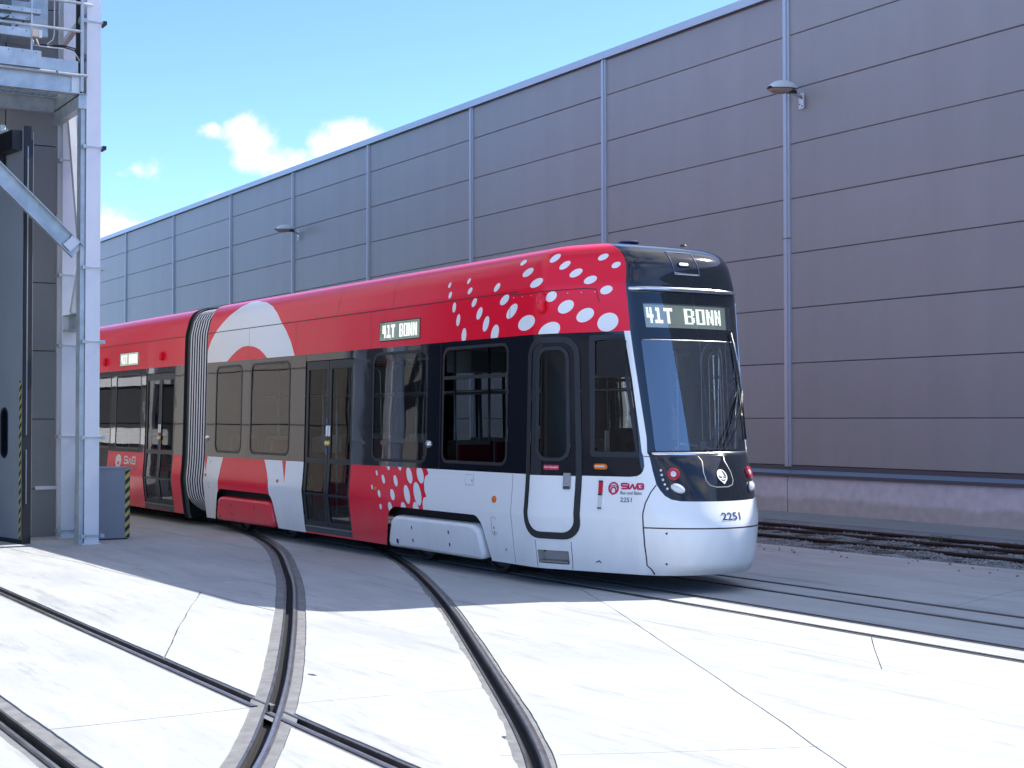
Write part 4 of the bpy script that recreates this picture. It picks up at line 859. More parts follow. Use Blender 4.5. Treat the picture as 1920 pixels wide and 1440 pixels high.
# black window belt
R(('belt',[(A0-.1,ZB),(1.922,1.143),(1.99,1.152),(2.03,1.17),(2.06,1.20),(2.082,1.25),(2.087,1.32),(2.085,1.38),(2.073,1.534),(2.002,2.098),(1.945,ZR),(A0-.1,ZR)]))
# black nose mask and hood
R(('mask',[(2.19,1.075),(2.17,1.21),(2.166,1.347),(2.178,1.534),(2.11,2.1),(2.038,ZR),(1.985,3.0),(1.98,3.3),(1.98,3.57),(UC+.01,3.57),(UC+.01,.907),(2.786,.907),(2.589,.909),(2.411,.913),(2.325,.929),(2.266,.964),(2.226,1.015)]))
# seams
def seamline(P,w=.005):
    P=[Vector(p) for p in P]; L=offs(P,w); Rr=offs(P,-w); return [tuple(p) for p in L]+[tuple(p) for p in reversed(Rr)]
S_=lambda P,w=.005:R(('seam',seamline(P,w)))
S_([(A0,3.062),(.5,3.062)],.006)
for x in (-6.85,-5.18,-2.9,.35): S_([(x,ZR+.004),(x,3.056)],.0035)
for x in (-3.9,-2.35): S_([(x,3.07),(x,3.54)],.004)
S_([(-5.325,ZB+.004),(-5.325,ZR-.004)],.004); S_([(-1.12,ZB+.004),(-1.12,ZR-.004)],.005)
S_([(.473,.19),(.473,ZB-.005)],.0035); S_([(.88,.19),(.88,.47)],.0035); S_([(1.296,.19),(1.296,.47)],.0035)
S_([(.36,3.045),(.52,3.03),(1.5,3.045),(1.62,3.03),(1.66,2.9)],.005)
R(('seam',seamline([(2.189,1.068),(2.131,.996),(2.082,.891),(2.061,.804),(2.053,.648),(2.052,.473),(2.069,.279),(2.18,.19)],.006)))
R(('seam',seamline([(2.058,.650),(2.5,.650),(UC+.01,.648)],.007)))
R(('seam',seamline([(2.09,1.345),(2.166,1.345)],.004)))
R(('seamk',seamline([(2.72,1.35),(2.735,1.30),(2.705,1.19),(2.705,1.11),(2.73,1.065),(2.79,1.046),(UC+.01,1.046)],.005)))
# windows : (outer, inner)
wins=[(-8.10,1.24,-7.11,2.50,.10),(-6.71,1.24,-5.37,2.50,.10),(-2.78,1.235,-1.45,2.50,.10),(-1.03,1.25,.31,2.50,.09)]
for i,(a,b,c,d,r) in enumerate(wins):
    R(('wframe%d'%i,rrect(a-.035,b-.035,c+.035,d+.035,r+.03))); R(('glass%d'%i,rrect(a,b,c,d,r)))
R(('wbar3',rect(-1.03,2.165,.31,2.205)))
# cab door
ring_o=rrect(.735,.49,1.415,2.56,.20); ring_i=rrect(.80,.56,1.35,2.50,.15)
R(('ring',ring_o))
R(('cabw',[p for p in rrect(.80,.56,1.35,2.50,.15) ]))
R(('cabb',[(u,z) for u,z in ring_i if z>ZB+.01]+[(.80,ZB),(1.35,ZB)] if False else rect(.802,ZB,1.348,2.36)+[]))
near[-1]=('cabb',rpoly([(.80,ZB),(1.35,ZB),(1.35,2.50),(.80,2.50)],.0001,1) and [(.80,ZB),(1.35,ZB)]+[(u,z) for u,z in rrect(.80,.56,1.35,2.50,.15) if z>1.3])
R(('cabframe',rrect(.885,1.285,1.29,2.46,.13))); R(('cabglass',rrect(.93,1.32,1.25,2.425,.10)))
R(('sideframe',rpoly([(1.505,1.335),(2.035,1.335),(1.937,2.565),(1.527,2.565)],.04))); R(('sideglass',rpoly([(1.555,1.388),(1.99,1.388),(1.89,2.512),(1.60,2.512)],.02)))
R(('sidebar',[(1.56,2.13),(1.93,2.13),(1.928,2.155),(1.56,2.155)]))
# double passenger door
R(('door',[(-4.83,.205),(-3.39,.205),(-3.375,ZR-.01),(-4.835,ZR-.01)]))
# step recess, bogie arches
R(('hole',rrect(.90,.235,1.262,.372,.012,2)))
R(('hole',rpoly([(-2.46,.05),(-2.46,.186),(-2.32,.60),(-2.17,.665),(-.25,.665),(-.14,.57),(-.003,.186),(-.003,.05)],.07)))
R(('hole',rpoly([(-8.162,.05),(-8.162,.187),(-7.97,.60),(-7.85,.655),(-5.95,.65),(-5.86,.56),(-5.75,.19),(-5.75,.05)],.07)))
# windscreen
R(('shield',rpoly([(2.215,1.395),(UC+.6,1.395),(UC+.6,2.985),(2.06,2.985),(2.10,2.6),(2.18,2.0)],.03)))
R(('view',rpoly([(2.29,1.40),(UC+.6,1.40),(UC+.6,2.50),(2.235,2.50),(2.25,2.2)],.02)))
R(('dispwin',rpoly([(2.33,2.63),(UC+.6,2.63),(UC+.6,2.875),(2.315,2.875)],.01)))
regs=[]
for k,P in near:
    Pn=[(min(u,UC),z) for u,z in P]
    if max(p[0] for p in P)>UC+.005: Pn=[(min(u,UC+.004),z) for u,z in P]
    regs.append((k,Pn))
TEXTFREE={'white'}
far=[]
for k,P in regs:
    far.append((k if k in('white','red','belt','mask','seam','seamk','ring','cabw','cabb','hole','door','shield','view','dispwin') else k+'f', mirr(P)))
gu=[x for x in (-8.0,-7,-6,-5,-4,-3,-2,-1,0,.5)]+[.74+.02*i for i in range(17)]+[1.08+.08*i for i in range(12)]+[2.0+.034*i for i in range(26)]
Rn=partition(A0,UC,.181,3.56,regs,gu)
Rf=partition(UC,2*UC-A0,.181,3.56,far,[2*UC-u for u in gu])
ALL={}
for d in (Rn,Rf):
    for k,t in d.items(): ALL.setdefault(k,[]).extend(t)
sec=tram
body=[];bm_=[]
for k,mi in (('base',0),('red',0),('white',1),('seam',2)):
    body+=ALL.get(k,[]); bm_+=[mi]*len(ALL.get(k,[]))
shellA=surf_obj('body_shell',['red','white','seam'],body,tram,0,bm_)
surf_obj('window_band',['black'],ALL['belt'],tram,0)
surf_obj('nose_mask',['mask'],ALL['mask'],tram,0)
surf_obj('panel_gap',['steel'],ALL['seamk'],tram,-.001)
for sfx in ('','f'):
    for i,w in enumerate(wins):
        k='glass%d'%i+sfx
        fr=surf_obj('window_frame',['rubber'],ALL['wframe%d'%i+sfx],tram,.003)
        g=surf_obj('window_pane',['glassd' if i==3 else 'glass'],ALL[k],fr,-.004)
    if 'wbar3'+sfx in ALL: surf_obj('window_bar',['rubber'],ALL['wbar3'+sfx],tram,.004)
def split(t,nearside): return [x for x in t if (x[0][0]<UC)==nearside]
for ns in (False,True):
    aw,ab=split(ALL['cabw'],ns),split(ALL['cabb'],ns)
    cabdoor=surf_obj('cab_door',['white','black'],aw+ab,tram,.002,[0]*len(aw)+[1]*len(ab))
    surf_obj('door_seal',['rubber'],split(ALL['ring'],ns),cabdoor,.008)
for s in ('','f'):
    surf_obj('window_frame',['rubber'],ALL['cabframe'+s],cabdoor,.012); surf_obj('window_pane',['glassd'],ALL['cabglass'+s],cabdoor,.004)
    fr=surf_obj('window_frame',['rubber'],ALL['sideframe'+s],tram,.004); surf_obj('window_pane',['glass'],ALL['sideglass'+s],fr,-.004)
    surf_obj('window_bar',['rubber'],ALL['sidebar'+s],fr,.004)
surf_obj('windscreen',['windshield','mask'],ALL['view']+ALL['dispwin']+ALL['shield'],tram,.004,[0]*(len(ALL['view'])+len(ALL['dispwin']))+[1]*len(ALL['shield']))
# glass over black frit
def onsurf(mb,pts2,off,m=0): pass
def strip(name,P,w,h,m,parent,off=0.):
    """raised moulding along (u,z) polyline"""
    P=[Vector(p) for p in P]; n=len(P); L=offs(P,w); Rr=offs(P,-w); v=[];f=[]
    for i in range(n):
        c=[W3(L[i].x,L[i].y,off),W3(L[i].x*.8+P[i].x*.2,L[i].y*.8+P[i].y*.2,off+h*.75),W3(P[i].x,P[i].y,off+h),W3(Rr[i].x*.8+P[i].x*.2,Rr[i].y*.8+P[i].y*.2,off+h*.75),W3(Rr[i].x,Rr[i].y,off)]
        v+=c
    for i in range(n-1):
        for k in range(4): f.append((i*5+k,i*5+k+1,(i+1)*5+k+1,(i+1)*5+k))
    f.append((0,1,2,3,4)); f.append(tuple((n-1)*5+k for k in (4,3,2,1,0)))
    return mesh(name,v,f,m,parent,smooth=True)
def urange(a,b,n): return [a+(b-a)*i/(n-1) for i in range(n)]
strip('upper_trim',[(u,3.02) for u in urange(2.04,2*UC-2.04,40)],.016,.02,'chrome',tram)
strip('lower_trim',[(u,1.375) for u in urange(2.22,2*UC-2.22,40)],.013,.015,'chrome',tram)
strip('corner_strip',[(2*UC-2.06-.045*min(1,max(0,(2.6-z)/1.1)),z) for z in urange(2.98,1.40,20)],.008,.008,'chrome',tram)
strip('screen_edge',[(u,2.505) for u in urange(2.25,3.42,24)]+[(3.43,2.49)]+[(3.435+.03*(2.45-z),z) for z in urange(2.45,1.75,10)],.006,.003,'steel',tram,.004)
# ---- frames for small fittings
def frame(u,z):
    n=nrm(u,z); a=(W3(u+.01,z)-W3(u-.01,z)).normalized(); b=n.cross(a).normalized()
    if b.z<0: b=-b
    return W3(u,z),a,b,n
def disc(name,u,z,prof,m,parent,sx=1,sz=1,n=20,rot=0.):
    O,a,b,nn=frame(u,z); c,s=cos(rot),sin(rot); a2=a*c+b*s; b2=b*c-a*s
    mb=MB().lathe(prof,O,a2*sx,b2*sz,nn,n=n); 
    if isinstance(m,list):
        pass
    return mb.build(name,[m] if isinstance(m,str) else m,parent,False)
def plate(name,P,off,h,m,parent,bev=.0):
    """raised plate on the surface from polygon P (u,z)"""
    n=len(P); P2=[Vector(p) for p in P]; c=sum(P2,Vector((0,0)))/n
    v=[W3(p.x,p.y,off) for p in P2]; q=[(c+(p-c)*(1-bev)) for p in P2]; v+=[W3(p.x,p.y,off+h) for p in q]
    f=[(i,(i+1)%n,n+(i+1)%n,n+i) for i in range(n)]+[tuple(range(n,2*n))]
    return mesh(name,v,f,m,parent)
for mm in (0,1):
    U=(lambda u:u) if mm==0 else (lambda u:2*UC-u)
    lc=disc('tail_lamp',U(2.384),1.172,[(.062,0),(.062,.018),(.055,.026),(.034,.022),(.032,.012)],'redlens',tram,n=28)
    disc('centre_lens',U(2.384),1.172,[(.031,.016),(.029,.024),(.015,.030),(.004,.031)],'lens',lc,n=20)
    hl=disc('headlamp',U(2.40),1.035,[(.052,0),(.050,.012),(.040,.026),(.022,.036),(.004,.039)],'lens',tram,1.45,.85,n=28,rot=(-.45 if mm==0 else .45))
    disc('lamp_bezel',U(2.42),1.03,[(.066,-.0),(.064,.006),(.056,.005)],'rubber',hl,1.45,.85,n=28,rot=(-.45 if mm==0 else .45))
    for (a,b) in ((2.263,1.212),(2.262,1.167),(2.265,1.12),(2.277,1.075),(2.297,1.033)):
        o=disc('marker_light',U(a),b,[(.013,0),(.012,.006),(.005,.010)],'lens',tram,n=12)
# emblem: winged arrow in a ring
O,ea,eb,en=frame(2.873,1.150)
def emb(name,P,off,m,par,sc=.062):
    v=[O+ea*(x*sc)+eb*(y*sc*1.12)+en*off for x,y in P]; n=len(v); v+=[p-en*.004 for p in v]
    return mesh(name,v,[tuple(range(n))]+[(i,i+n,(i+1)%n+n,(i+1)%n) for i in range(n)],m,par)
circ=[(cos(a),sin(a)) for a in [radians(-60+k*300/26) for k in range(27)]]
E0=emb('emblem',[p for p in circ]+[(-.05,-1.32)],.010,'wprint',tram)
emb('emblem_mark',[(.15,.82),(.45,.62),(.70,.20),(.76,-.15),(.50,-.12),(.42,.22),(.28,.52)],.012,'mask',E0)
emb('emblem_mark',[(-.72,.05),(-.45,-.12),(-.2,-.18),(-.18,-.32),(-.5,-.36),(-.70,-.2)],.012,'mask',E0)
emb('emblem_mark',[(.12,-.15),(.70,-.25),(.62,-.40),(.2,-.34)],.012,'mask',E0)
emb('emblem_mark',[(-.5,-.52),(-.3,-.62),(0,-.66),(.35,-.60),(.52,-.5),(.3,-.76),(0,-.84),(-.3,-.78)],.012,'mask',E0)
# roof hatch lamp on the hood
hp=[(2.705,3.42),(2.955,3.42),(2.975,3.18),(2.73,3.18)]
plate('hatch',rpoly(hp,.012,2),.001,.004,'chromeb',tram)
strip('hatch_gap',dens(hp+[hp[0]],.05,False),.005,.007,'blue',tram)
plate('hatch_slot',rrect(2.775,3.262,2.92,3.315,.022,4),.006,.004,'mask',tram)
plate('hatch_lamp',rrect(2.79,3.278,2.87,3.300,.010,3),.010,.006,'ledw',tram)
# ---- displays
GL={'4':['110110','110110','110110','110110','111111','111111','000110','000110','000110'],'1':['011100','011100','001100','001100','001100','001100','001100','111111','111111'],
'T':['111111','111111']+['001100']*7,'B':['111110','110011','110011','110011','111110','110011','110011','110011','111110'],'O':['111111']+['110011']*7+['111111'],'N':['110011','111011','111011','111011','111111','110111','110111','110111','110011']}
def matrix(name,u0,z0,u1,z1,off,parent,txt='41T  BONN',dirn=1,mt='led'):
    cols=[]
    for ch in txt:
        if ch==' ': cols+=['0'*9]*3
        else: cols+=[''.join(GL[ch][r][c] for r in range(9)) for c in range(6)]+['0'*9]
    n=len(cols)-1; du=(u1-u0)/n; dz=(z1-z0)/9; v=[];f=[]
    for c in range(n):
        for r in range(9):
            if cols[c][r]!='1': continue
            for sx in (0,):
                a=u0+c*du+du*.07; b=u0+(c+1)*du-du*.07; t=z1-r*dz-dz*.07; s=z1-(r+1)*dz+dz*.07
                k=len(v); v+=[W3(a,s,off),W3(b,s,off),W3(b,t,off),W3(a,t,off)]; f.append((k,k+1,k+2,k+3))
    return mesh(name,v,f,mt,parent)
def flatsurf(name,u0,z0,u1,z1,off,m,parent,n=14):
    v=[];f=[]
    for i in range(n+1):
        u=u0+(u1-u0)*i/n; v+=[W3(u,z0,off),W3(u,z1,off)]
    for i in range(n): f.append((2*i,2*i+2,2*i+3,2*i+1))
    return mesh(name,v,f,m,parent)
fd=flatsurf('destination_display',2.34,2.635,3.34,2.875,-.05,'dispb',tram,20)
matrix('display_lettering',2.385,2.685,3.235,2.845,-.046,fd)
flatsurf('display_housing',2.25,2.52,2*UC-2.25,2.98,-.06,'dark',tram,20)
for (a,c) in ((-2.645,-1.635),(-12.885,-11.89)):
    f1=plate('side_display_frame',rect(a-.012,2.668,c+.012,2.912),.0,.006,'rubber',tram)
    f2=plate('side_display',rect(a,2.68,c,2.90),.006,.001,'dispb' if a>-5 else 'dispc',f1)
    matrix('display_lettering',a+.07,2.71,c-.06,2.868,.0095,f2,mt='led' )
    plate('display_glass',rect(a+.002,2.682,c-.002,2.898),.014,.002,'glassdisp',f1)
# ---- bogie covers with arches behind
def cover(P,m,parent,nm='bogie_cover'):
    P=dens(rpoly(P,.09,6),.08)
    V,T=cdt_regions([P],[[(min(p[0] for p in P),z),(max(p[0] for p in P),z)] for z in (.22,.26,.32,.4,.47,.50,.53)])
    tr=[]
    ins=[Vector(p) for p in P]
    for t in T:
        a,b,c=[V[i] for i in t]; cx=(a.x+b.x+c.x)/3;cy=(a.y+b.y+c.y)/3
        if inpoly(cx,cy,P): tr.append(((a.x,a.y),(b.x,b.y),(c.x,c.y)))
    def of(u,z):
        d=min((Vector((u,z))-p).length for p in ins); top=.56-z
        return -.055+.075*min(1,max(0,d)/.05)**.5
    # two rings: outer border low, inner inset raised
    c=sum(ins,Vector((0,0)))/len(ins)
    q1=[(p.x+(c.x-p.x)*.015,p.y+(c.y-p.y)*.04) for p in ins]; q2=[(p.x+(c.x-p.x)*.05,p.y+(c.y-p.y)*.20) for p in ins]
    v=[W3(p.x,p.y,-.09) for p in ins]+[W3(p.x,p.y,-.03) for p in ins]+[W3(a,b,.012) for a,b in q1]+[W3(a,b,.022) for a,b in q2]; n=len(ins)
    f=[]
    for r in range(3): f+=[(r*n+i,r*n+(i+1)%n,(r+1)*n+(i+1)%n,(r+1)*n+i) for i in range(n)]
    V,T=cdt_regions([q2]); base=len(v); v+=[W3(p.x,p.y,.022) for p in V]
    for t in T:
        cx=sum(V[i].x for i in t)/3;cy=sum(V[i].y for i in t)/3
        if inpoly(cx,cy,q2): f.append(tuple(base+i for i in t))
    return mesh(nm,v,f,m,parent,smooth=True)
C1=[(-2.40,.175),(-2.26,.50),(-2.15,.558),(-.33,.558),(-.19,.50),(-.135,.175)]
C2=[(-8.10,.175),(-7.94,.49),(-7.82,.543),(-6.02,.543),(-5.92,.50),(-5.86,.175)]
cv=cover(C1,'white',tram)
for (a,b,w,h) in ((-2.12,.255,.03,.05),(-1.73,.44,.012,.035),(-1.73,.29,.012,.035),(-.86,.44,.012,.035),(-.86,.30,.012,.035)):
    plate('cover_slot',[(a+w*cos(t),b+h/1.6*sin(t)) for t in [k*pi/6 for k in range(12)]],.0225,.002,'blue',cv)
cv=cover(C2,'red',tram)
for (a,b,w,h) in ((-7.9,.24,.02,.03),(-7.4,.44,.012,.03),(-7.4,.29,.012,.03),(-6.5,.44,.012,.03)):
    plate('cover_slot',[(a+w*cos(t),b+h/1.6*sin(t)) for t in [k*pi/6 for k in range(12)]],.0225,.002,'seam',cv)
for P in (C1,C2): cover(mirr(P),'white',tram)
# ---- passenger doors (two leaves), also on section B
def passdoor(a,b,zt,bot,parent=tram,far_=False):
    mfn=(lambda u:u) if not far_ else (lambda u:2*UC-u)
    mid=(a+b)/2
    def pl(nm,u0,z0,u1,z1,off,h,m,par,r=0):
        P=rect(u0,z0,u1,z1) if not r else rrect(u0,z0,u1,z1,r,4)
        P=[(mfn(u),z) for u,z in P]
        P2=[];
        # split by height so plate follows the surface: horizontal bands
        zs=[z0]+[z for z in ZG if z0+.02<z<z1-.02]+[z1]
        if r or z1-z0<.2: return plate(nm,P,off,h,m,par)
        v=[];f=[]
        for z in zs: v+=[W3(mfn(u0),z,off),W3(mfn(u0),z,off+h),W3(mfn(u1),z,off+h),W3(mfn(u1),z,off)]
        n=len(zs)
        for i in range(n-1):
            for k in range(4): f.append((i*4+k,i*4+(k+1)%4,(i+1)*4+(k+1)%4,(i+1)*4+k))
        f+= [(3,2,1,0),tuple((n-1)*4+k for k in range(4))]
        return mesh(nm,v,f,m,par)
    hd=pl('door_header',a,2.50,b,zt,-.03,.027,'black',parent)
    st=pl('door_step',a,bot,b,.275,-.045,.04,'gapframe',parent)
    pl('step_edge',a,.275,b,.29,-.04,.05,'steel',st)
    for (x0,x1,s) in ((a+.012,mid-.006,0),(mid+.006,b-.012,1)):
        L_=pl('door_leaf',x0,.295,x0+.075,2.49,-.032,.022,'doorblk',parent)
        pl('stile',x1-.055,.295,x1,2.49,-.032,.022,'doorblk',L_)
        for (z0,z1) in ((.295,.36),(.70,.73),(1.13,1.20),(2.38,2.49)): pl('rail_bar',x0+.075,z0,x1-.055,z1,-.032,.022,'doorblk',L_)
        # pane
        zs=[.36]+[z for z in ZG if .38<z<2.36]+[2.38]; v=[];f=[]
        for z in zs: v+=[W3(mfn(x0+.075),z,-.022),W3(mfn(x1-.055),z,-.022)]
        for i in range(len(zs)-1): f.append((2*i,2*i+1,2*i+3,2*i+2))
        mesh('door_pane',v,f,'glassdoor',L_)
        bx=x1-.028 if s==0 else x0+.035
        if not far_:
            bt=disc('door_button',bx,1.40,[(.034,-.01),(.034,.006),(.026,.012)],'yellow',L_,n=16)
            disc('button_cap',bx,1.40,[(.018,.012),(.016,.016)],'lens',bt,n=12)
            plate('door_sign',rect(bx-.028,1.49,bx+.028,1.63),-.008,.003,'wprint',L_)
            if s==0: plate('door_sign',rect(bx-.02,1.66,bx+.02,1.73),-.008,.003,'bluep',L_); plate('door_sign',rect(bx-.02,1.25,bx+.02,1.33),-.008,.003,'bluep',L_)
passdoor(-4.83,-3.385,ZR-.008,.20)
passdoor(-4.83,-3.385,ZR-.008,.20,far_=True)
# ---- section B (behind the bellows)
B1=-9.56;B0=-16.2
bn=[]
def Rb(*a): bn.append(a)
Rb('belt',[(B0-.1,ZB),(-13.466,ZB),(-13.466,.1),(B0-.1,.1),(B0-.1,ZR),(B1+.1,ZR),(B1+.1,ZB)])
Rb('seam',seamline([(B0,3.062),(B1,3.062)],.006))
for x in (-11.50,-13.4): Rb('seam',seamline([(x,ZR+.004),(x,3.056)],.004))
Rb('seam',seamline([(-12.6,3.07),(-12.6,3.54)],.004))
bw=[(-14.7,1.22,-13.4,2.50,.1),(-13.05,1.22,-11.70,2.50,.1),(-16.0,1.22,-15.0,2.5,.1)]
for i,(a,b,c,d,r) in enumerate(bw): Rb('wframe%d'%i,rrect(a-.03,b-.03,c+.03,d+.03,r+.03)); Rb('glass%d'%i,rrect(a,b,c,d,r))
Rb('door',[(-11.44,.19),(-9.99,.19),(-9.99,ZR-.01),(-11.44,ZR-.01)])
Rb('hole',rpoly([(-15.8,.05),(-15.8,.186),(-15.6,.60),(-15.5,.665),(-14.0,.665),(-13.85,.57),(-13.75,.186),(-13.75,.05)],.07))
for side in (0,1):
    rg=bn if side==0 else [(k,mirr(P)) for k,P in bn]
    D_=partition(B0 if side==0 else 2*UC-B1, B1 if side==0 else 2*UC-B0,.181,3.56,rg,[])
    bd=D_.get('base',[]); 
    surf_obj('body_shell',['red','seam'],bd+D_['seam'],tram,0,[0]*len(bd)+[1]*len(D_['seam']))
    surf_obj('window_band',['black'],D_['belt'],tram,0)
    for i in range(len(bw)):
        fr=surf_obj('window_frame',['rubber'],D_['wframe%d'%i],tram,.003); surf_obj('window_pane',['glassd'],D_['glass%d'%i],fr,-.004)
passdoor(-11.437,-9.993,ZR-.008,.19)
# roofs and end frames
def roofstrip(u0,u1,n,name):
    v=[];f=[]
    us=urange(u0,u1,n)
    for u in us:
        a=W3(u,3.56);b=W3(2*UC-u,3.56); v+=[a,a.lerp(b,.5)+Vector((0,0,.012)),b]
    for i in range(n-1): f+=[(3*i,3*i+1,3*i+4,3*i+3),(3*i+1,3*i+2,3*i+5,3*i+4)]
    return mesh(name,v,f,'roofm',tram,smooth=True)
roofstrip(A0,UC,40,'roof'); roofstrip(B0,B1,4,'roof')
def profile(off=0.,zmin=.12,ext=0.):
    out=[(_sm(D,z)+off,z) for z in ZG if z>=zmin]; 
    return out+[(2*WC-w,z) for w,z in reversed(out)]
def sw(s,w,z): return Vector(world((s,w,z)))
def endcap(s,name,m='dark',off=.0):
    P=profile(off); v=[sw(s,w,z) for w,z in P]; return mesh(name,v,[tuple(range(len(v)))],m,tram)
endcap(A0-.001,'end_wall'); endcap(B1+.001,'end_wall'); endcap(B0,'end_wall')
# gangway end frame
def ringbody(s0,s1,off,m,name):
    P=profile(off); n=len(P); v=[sw(s0,w,z) for w,z in P]+[sw(s1,w,z) for w,z in P]
    return mesh(name,v,[(i,i+1,n+i+1,n+i) for i in range(n-1)],m,tram)
ringbody(-9.55,-9.38,.045,'gapframe','gangway_frame')
# bellows folds
def bellprof(off):
    out=[]
    for z in ZG:
        if z<.2: continue
        w=_sm(D,z)+off+ (.30*max(0,(.55-z)/.35)**2.2 if z<.55 else 0)
        out.append((w,z+ (-.03 if z>3.3 else 0)))
    return out+[(2*WC-w,z) for w,z in reversed(out)]
for k in range(8):
    s=-9.39+k*.108
    v=[];f=[];n=0;mi=[]
    secs=[(s,.12),(s+.014,.05),(s+.018,.03),(s+.064,.03),(s+.071,.05),(s+.10,.12),(s+.1085,.13)]
    for ss,of in secs:
        P=bellprof(of); n=len(P); v+=[sw(ss,w,z) for w,z in P]
    for j in range(len(secs)-1):
        for i in range(n-1): f.append((j*n+i,j*n+i+1,(j+1)*n+i+1,(j+1)*n+i)); mi.append(0 if j in(1,2) else 1)
    mesh('bellows_fold',v,f,['bellow','bellowd'],tram,mi)
# ---- fittings on the near side
for x in (-1.36,-8.44): b_=disc('door_camera',x,1.425,[(.045,0),(.04,.02),(.02,.035),(.005,.038)],'chrome',tram,n=18)
for x,z,r in ((.133,.855,.05),(-2.649,.856,.034),(-5.652,.851,.032),(-8.44,.851,.032)):
    disc('side_marker',x,z,[(r,0),(r*.9,.012),(r*.4,.02)],'orange',tram,.9,.75,n=18)
bz=plate('turn_signal',rrect(1.54,1.209,1.686,1.268,.028,5),.002,.012,'orange',tram,.08)
plate('signal_lens',rrect(1.56,1.232,1.665,1.25,.008,3),.014,.002,'lens',bz)
vl=plate('marker_recess',rrect(1.585,.80,1.665,1.11,.035,5),.001,.003,'white',tram)
plate('red_lens',rrect(1.602,.965,1.645,1.096,.012,3),.004,.008,'redlens',vl); plate('white_lens',rrect(1.604,.825,1.647,.945,.012,3),.004,.008,'lens',vl)
plate('lens_cap',rrect(1.602,1.085,1.645,1.10,.004,2),.012,.003,'rubber',vl); plate('lens_cap',rrect(1.602,.952,1.646,.968,.004,2),.012,.003,'rubber',vl); plate('lens_cap',rrect(1.604,.818,1.647,.832,.004,2),.012,.003,'rubber',vl)
hn=plate('door_handle',rrect(1.222,1.0,1.30,1.167,.008,2),.006,.012,'steel',cabdoor)
plate('handle_lip',rect(1.226,1.035,1.296,1.045),.018,.01,'galv',hn); plate('handle_recess',rect(1.226,1.004,1.296,1.033),.018,.001,'seamw',hn)
plate('handle_plate',rrect(1.20,.965,1.325,1.13,.008,2),.003,.002,'white',cabdoor)
# step recess box
v=[];f=[]
def boxin(u0,z0,u1,z1,dep,m,nm):
    v=[W3(u0,z0,0),W3(u1,z0,0),W3(u1,z1,0),W3(u0,z1,0),W3(u0,z0,-dep),W3(u1,z0,-dep),W3(u1,z1,-dep),W3(u0,z1,-dep)]
    mesh(nm,v,[(4,5,6,7),(0,1,5,4),(1,2,6,5),(2,3,7,6),(3,0,4,7)],m,tram)
boxin(.90,.235,1.262,.372,.10,'cream2','step_recess')
plate('step_grip',rect(.915,.245,1.25,.262),-.06,.06,'steel',tram)
# cap / bulge near the roof corner and panel studs
cbp=MB(); 
O,a,b,n=frame(.955,2.93); cbp.tube([O-b*.085+n*.0,O-b*.08+n*.035,O+b*.03+n*.045,O+b*.07+n*.025,O+b*.085-n*.005],[.045,.045,.045,.036,.01],n=14)
cbp.build('camera_cover',['red'],tram,True)
for i in range(8): disc('stud',.42+i*.17,3.005,[(.006,0),(.005,.004)],'lens',tram,n=8)
for x in (-10.62,-13.75):
    O,a,b,n=frame(x,2.80); cbp=MB().tube([O-b*.06,O-b*.055+n*.03,O+b*.03+n*.035,O+b*.05+n*.01],[.042,.042,.035,.015],n=12); cbp.build('camera_cover',['red'],tram,True)
plate('access_flap',rrect(-.497,.99,-.335,1.098,.006,2),.001,.002,'white',tram)
strip('flap_line',dens(rrect(-.50,.987,-.332,1.10,.006,2)+[(-.332,1.094)],.05,False),.002,.003,'gprint',tram)
strip('flap_line',dens(rrect(.06,.47,.15,.665,.03,4),.05,False),.002,.003,'gprint',tram)
for (u,z) in ((.11,.55),(.11,.50),(.32,.33),(-8.27,1.06),(-8.30,.72),(-8.29,.66),(-.36,1.04)):
    plate('small_pictogram',[(u-.012,z-.012),(u+.012,z-.012),(u,z+.016)],.003,.001,'blue',tram)
plate('jacking_mark',[(1.545,.278),(1.585,.302),(1.607,.283),(1.607,.271),(1.584,.288),(1.55,.272)],.003,.001,'blue',tram)
for (u,z) in ((2.24,.60),(2.24,.30)): disc('bumper_hole',u,z,[(.012,.001),(.011,.002)],'blue',tram,n=10)
# ---- lettering
def text_on(txt,u0,z0,u1,z1,off,m,parent,name='lettering',bold=0.,surf=True):
    cu=bpy.data.curves.new('t','FONT'); cu.body=txt; cu.size=1; cu.offset=.018; cu.resolution_u=3
    o=bpy.data.objects.new('t',cu); COL.objects.link(o); bpy.context.view_layer.update()
    me=bpy.data.meshes.new_from_object(o.evaluated_get(bpy.context.evaluated_depsgraph_get()))
    vs=[(v.co.x,v.co.y) for v in me.vertices]; fs=[tuple(p.vertices) for p in me.polygons]
    bpy.data.objects.remove(o); bpy.data.curves.remove(cu); bpy.data.meshes.remove(me)
    x0=min(v[0] for v in vs);x1=max(v[0] for v in vs);y0=min(v[1] for v in vs);y1=max(v[1] for v in vs)
    v=[W3(u0+(x-x0)/(x1-x0)*(u1-u0),z0+(y-y0)/(y1-y0)*(z1-z0),off) for x,y in vs]
    return mesh(name,v,fs,m,parent)
text_on('Bus und Bahn',1.830,.968,2.046,1.002,.004,'gprint',tram)
text_on('2251',1.834,.893,1.953,.940,.004,'gprint',tram,'fleet_number')
text_on('2251',2.765,.724,2.965,.798,.004,'blue',tram,'fleet_number')
st=plate('door_sticker',rrect(.992,1.194,1.165,1.246,.008,3),.004,.002,'crim',cabdoor)
text_on('Kein Einstieg!',1.003,1.206,1.154,1.235,.0075,'wprint',st)
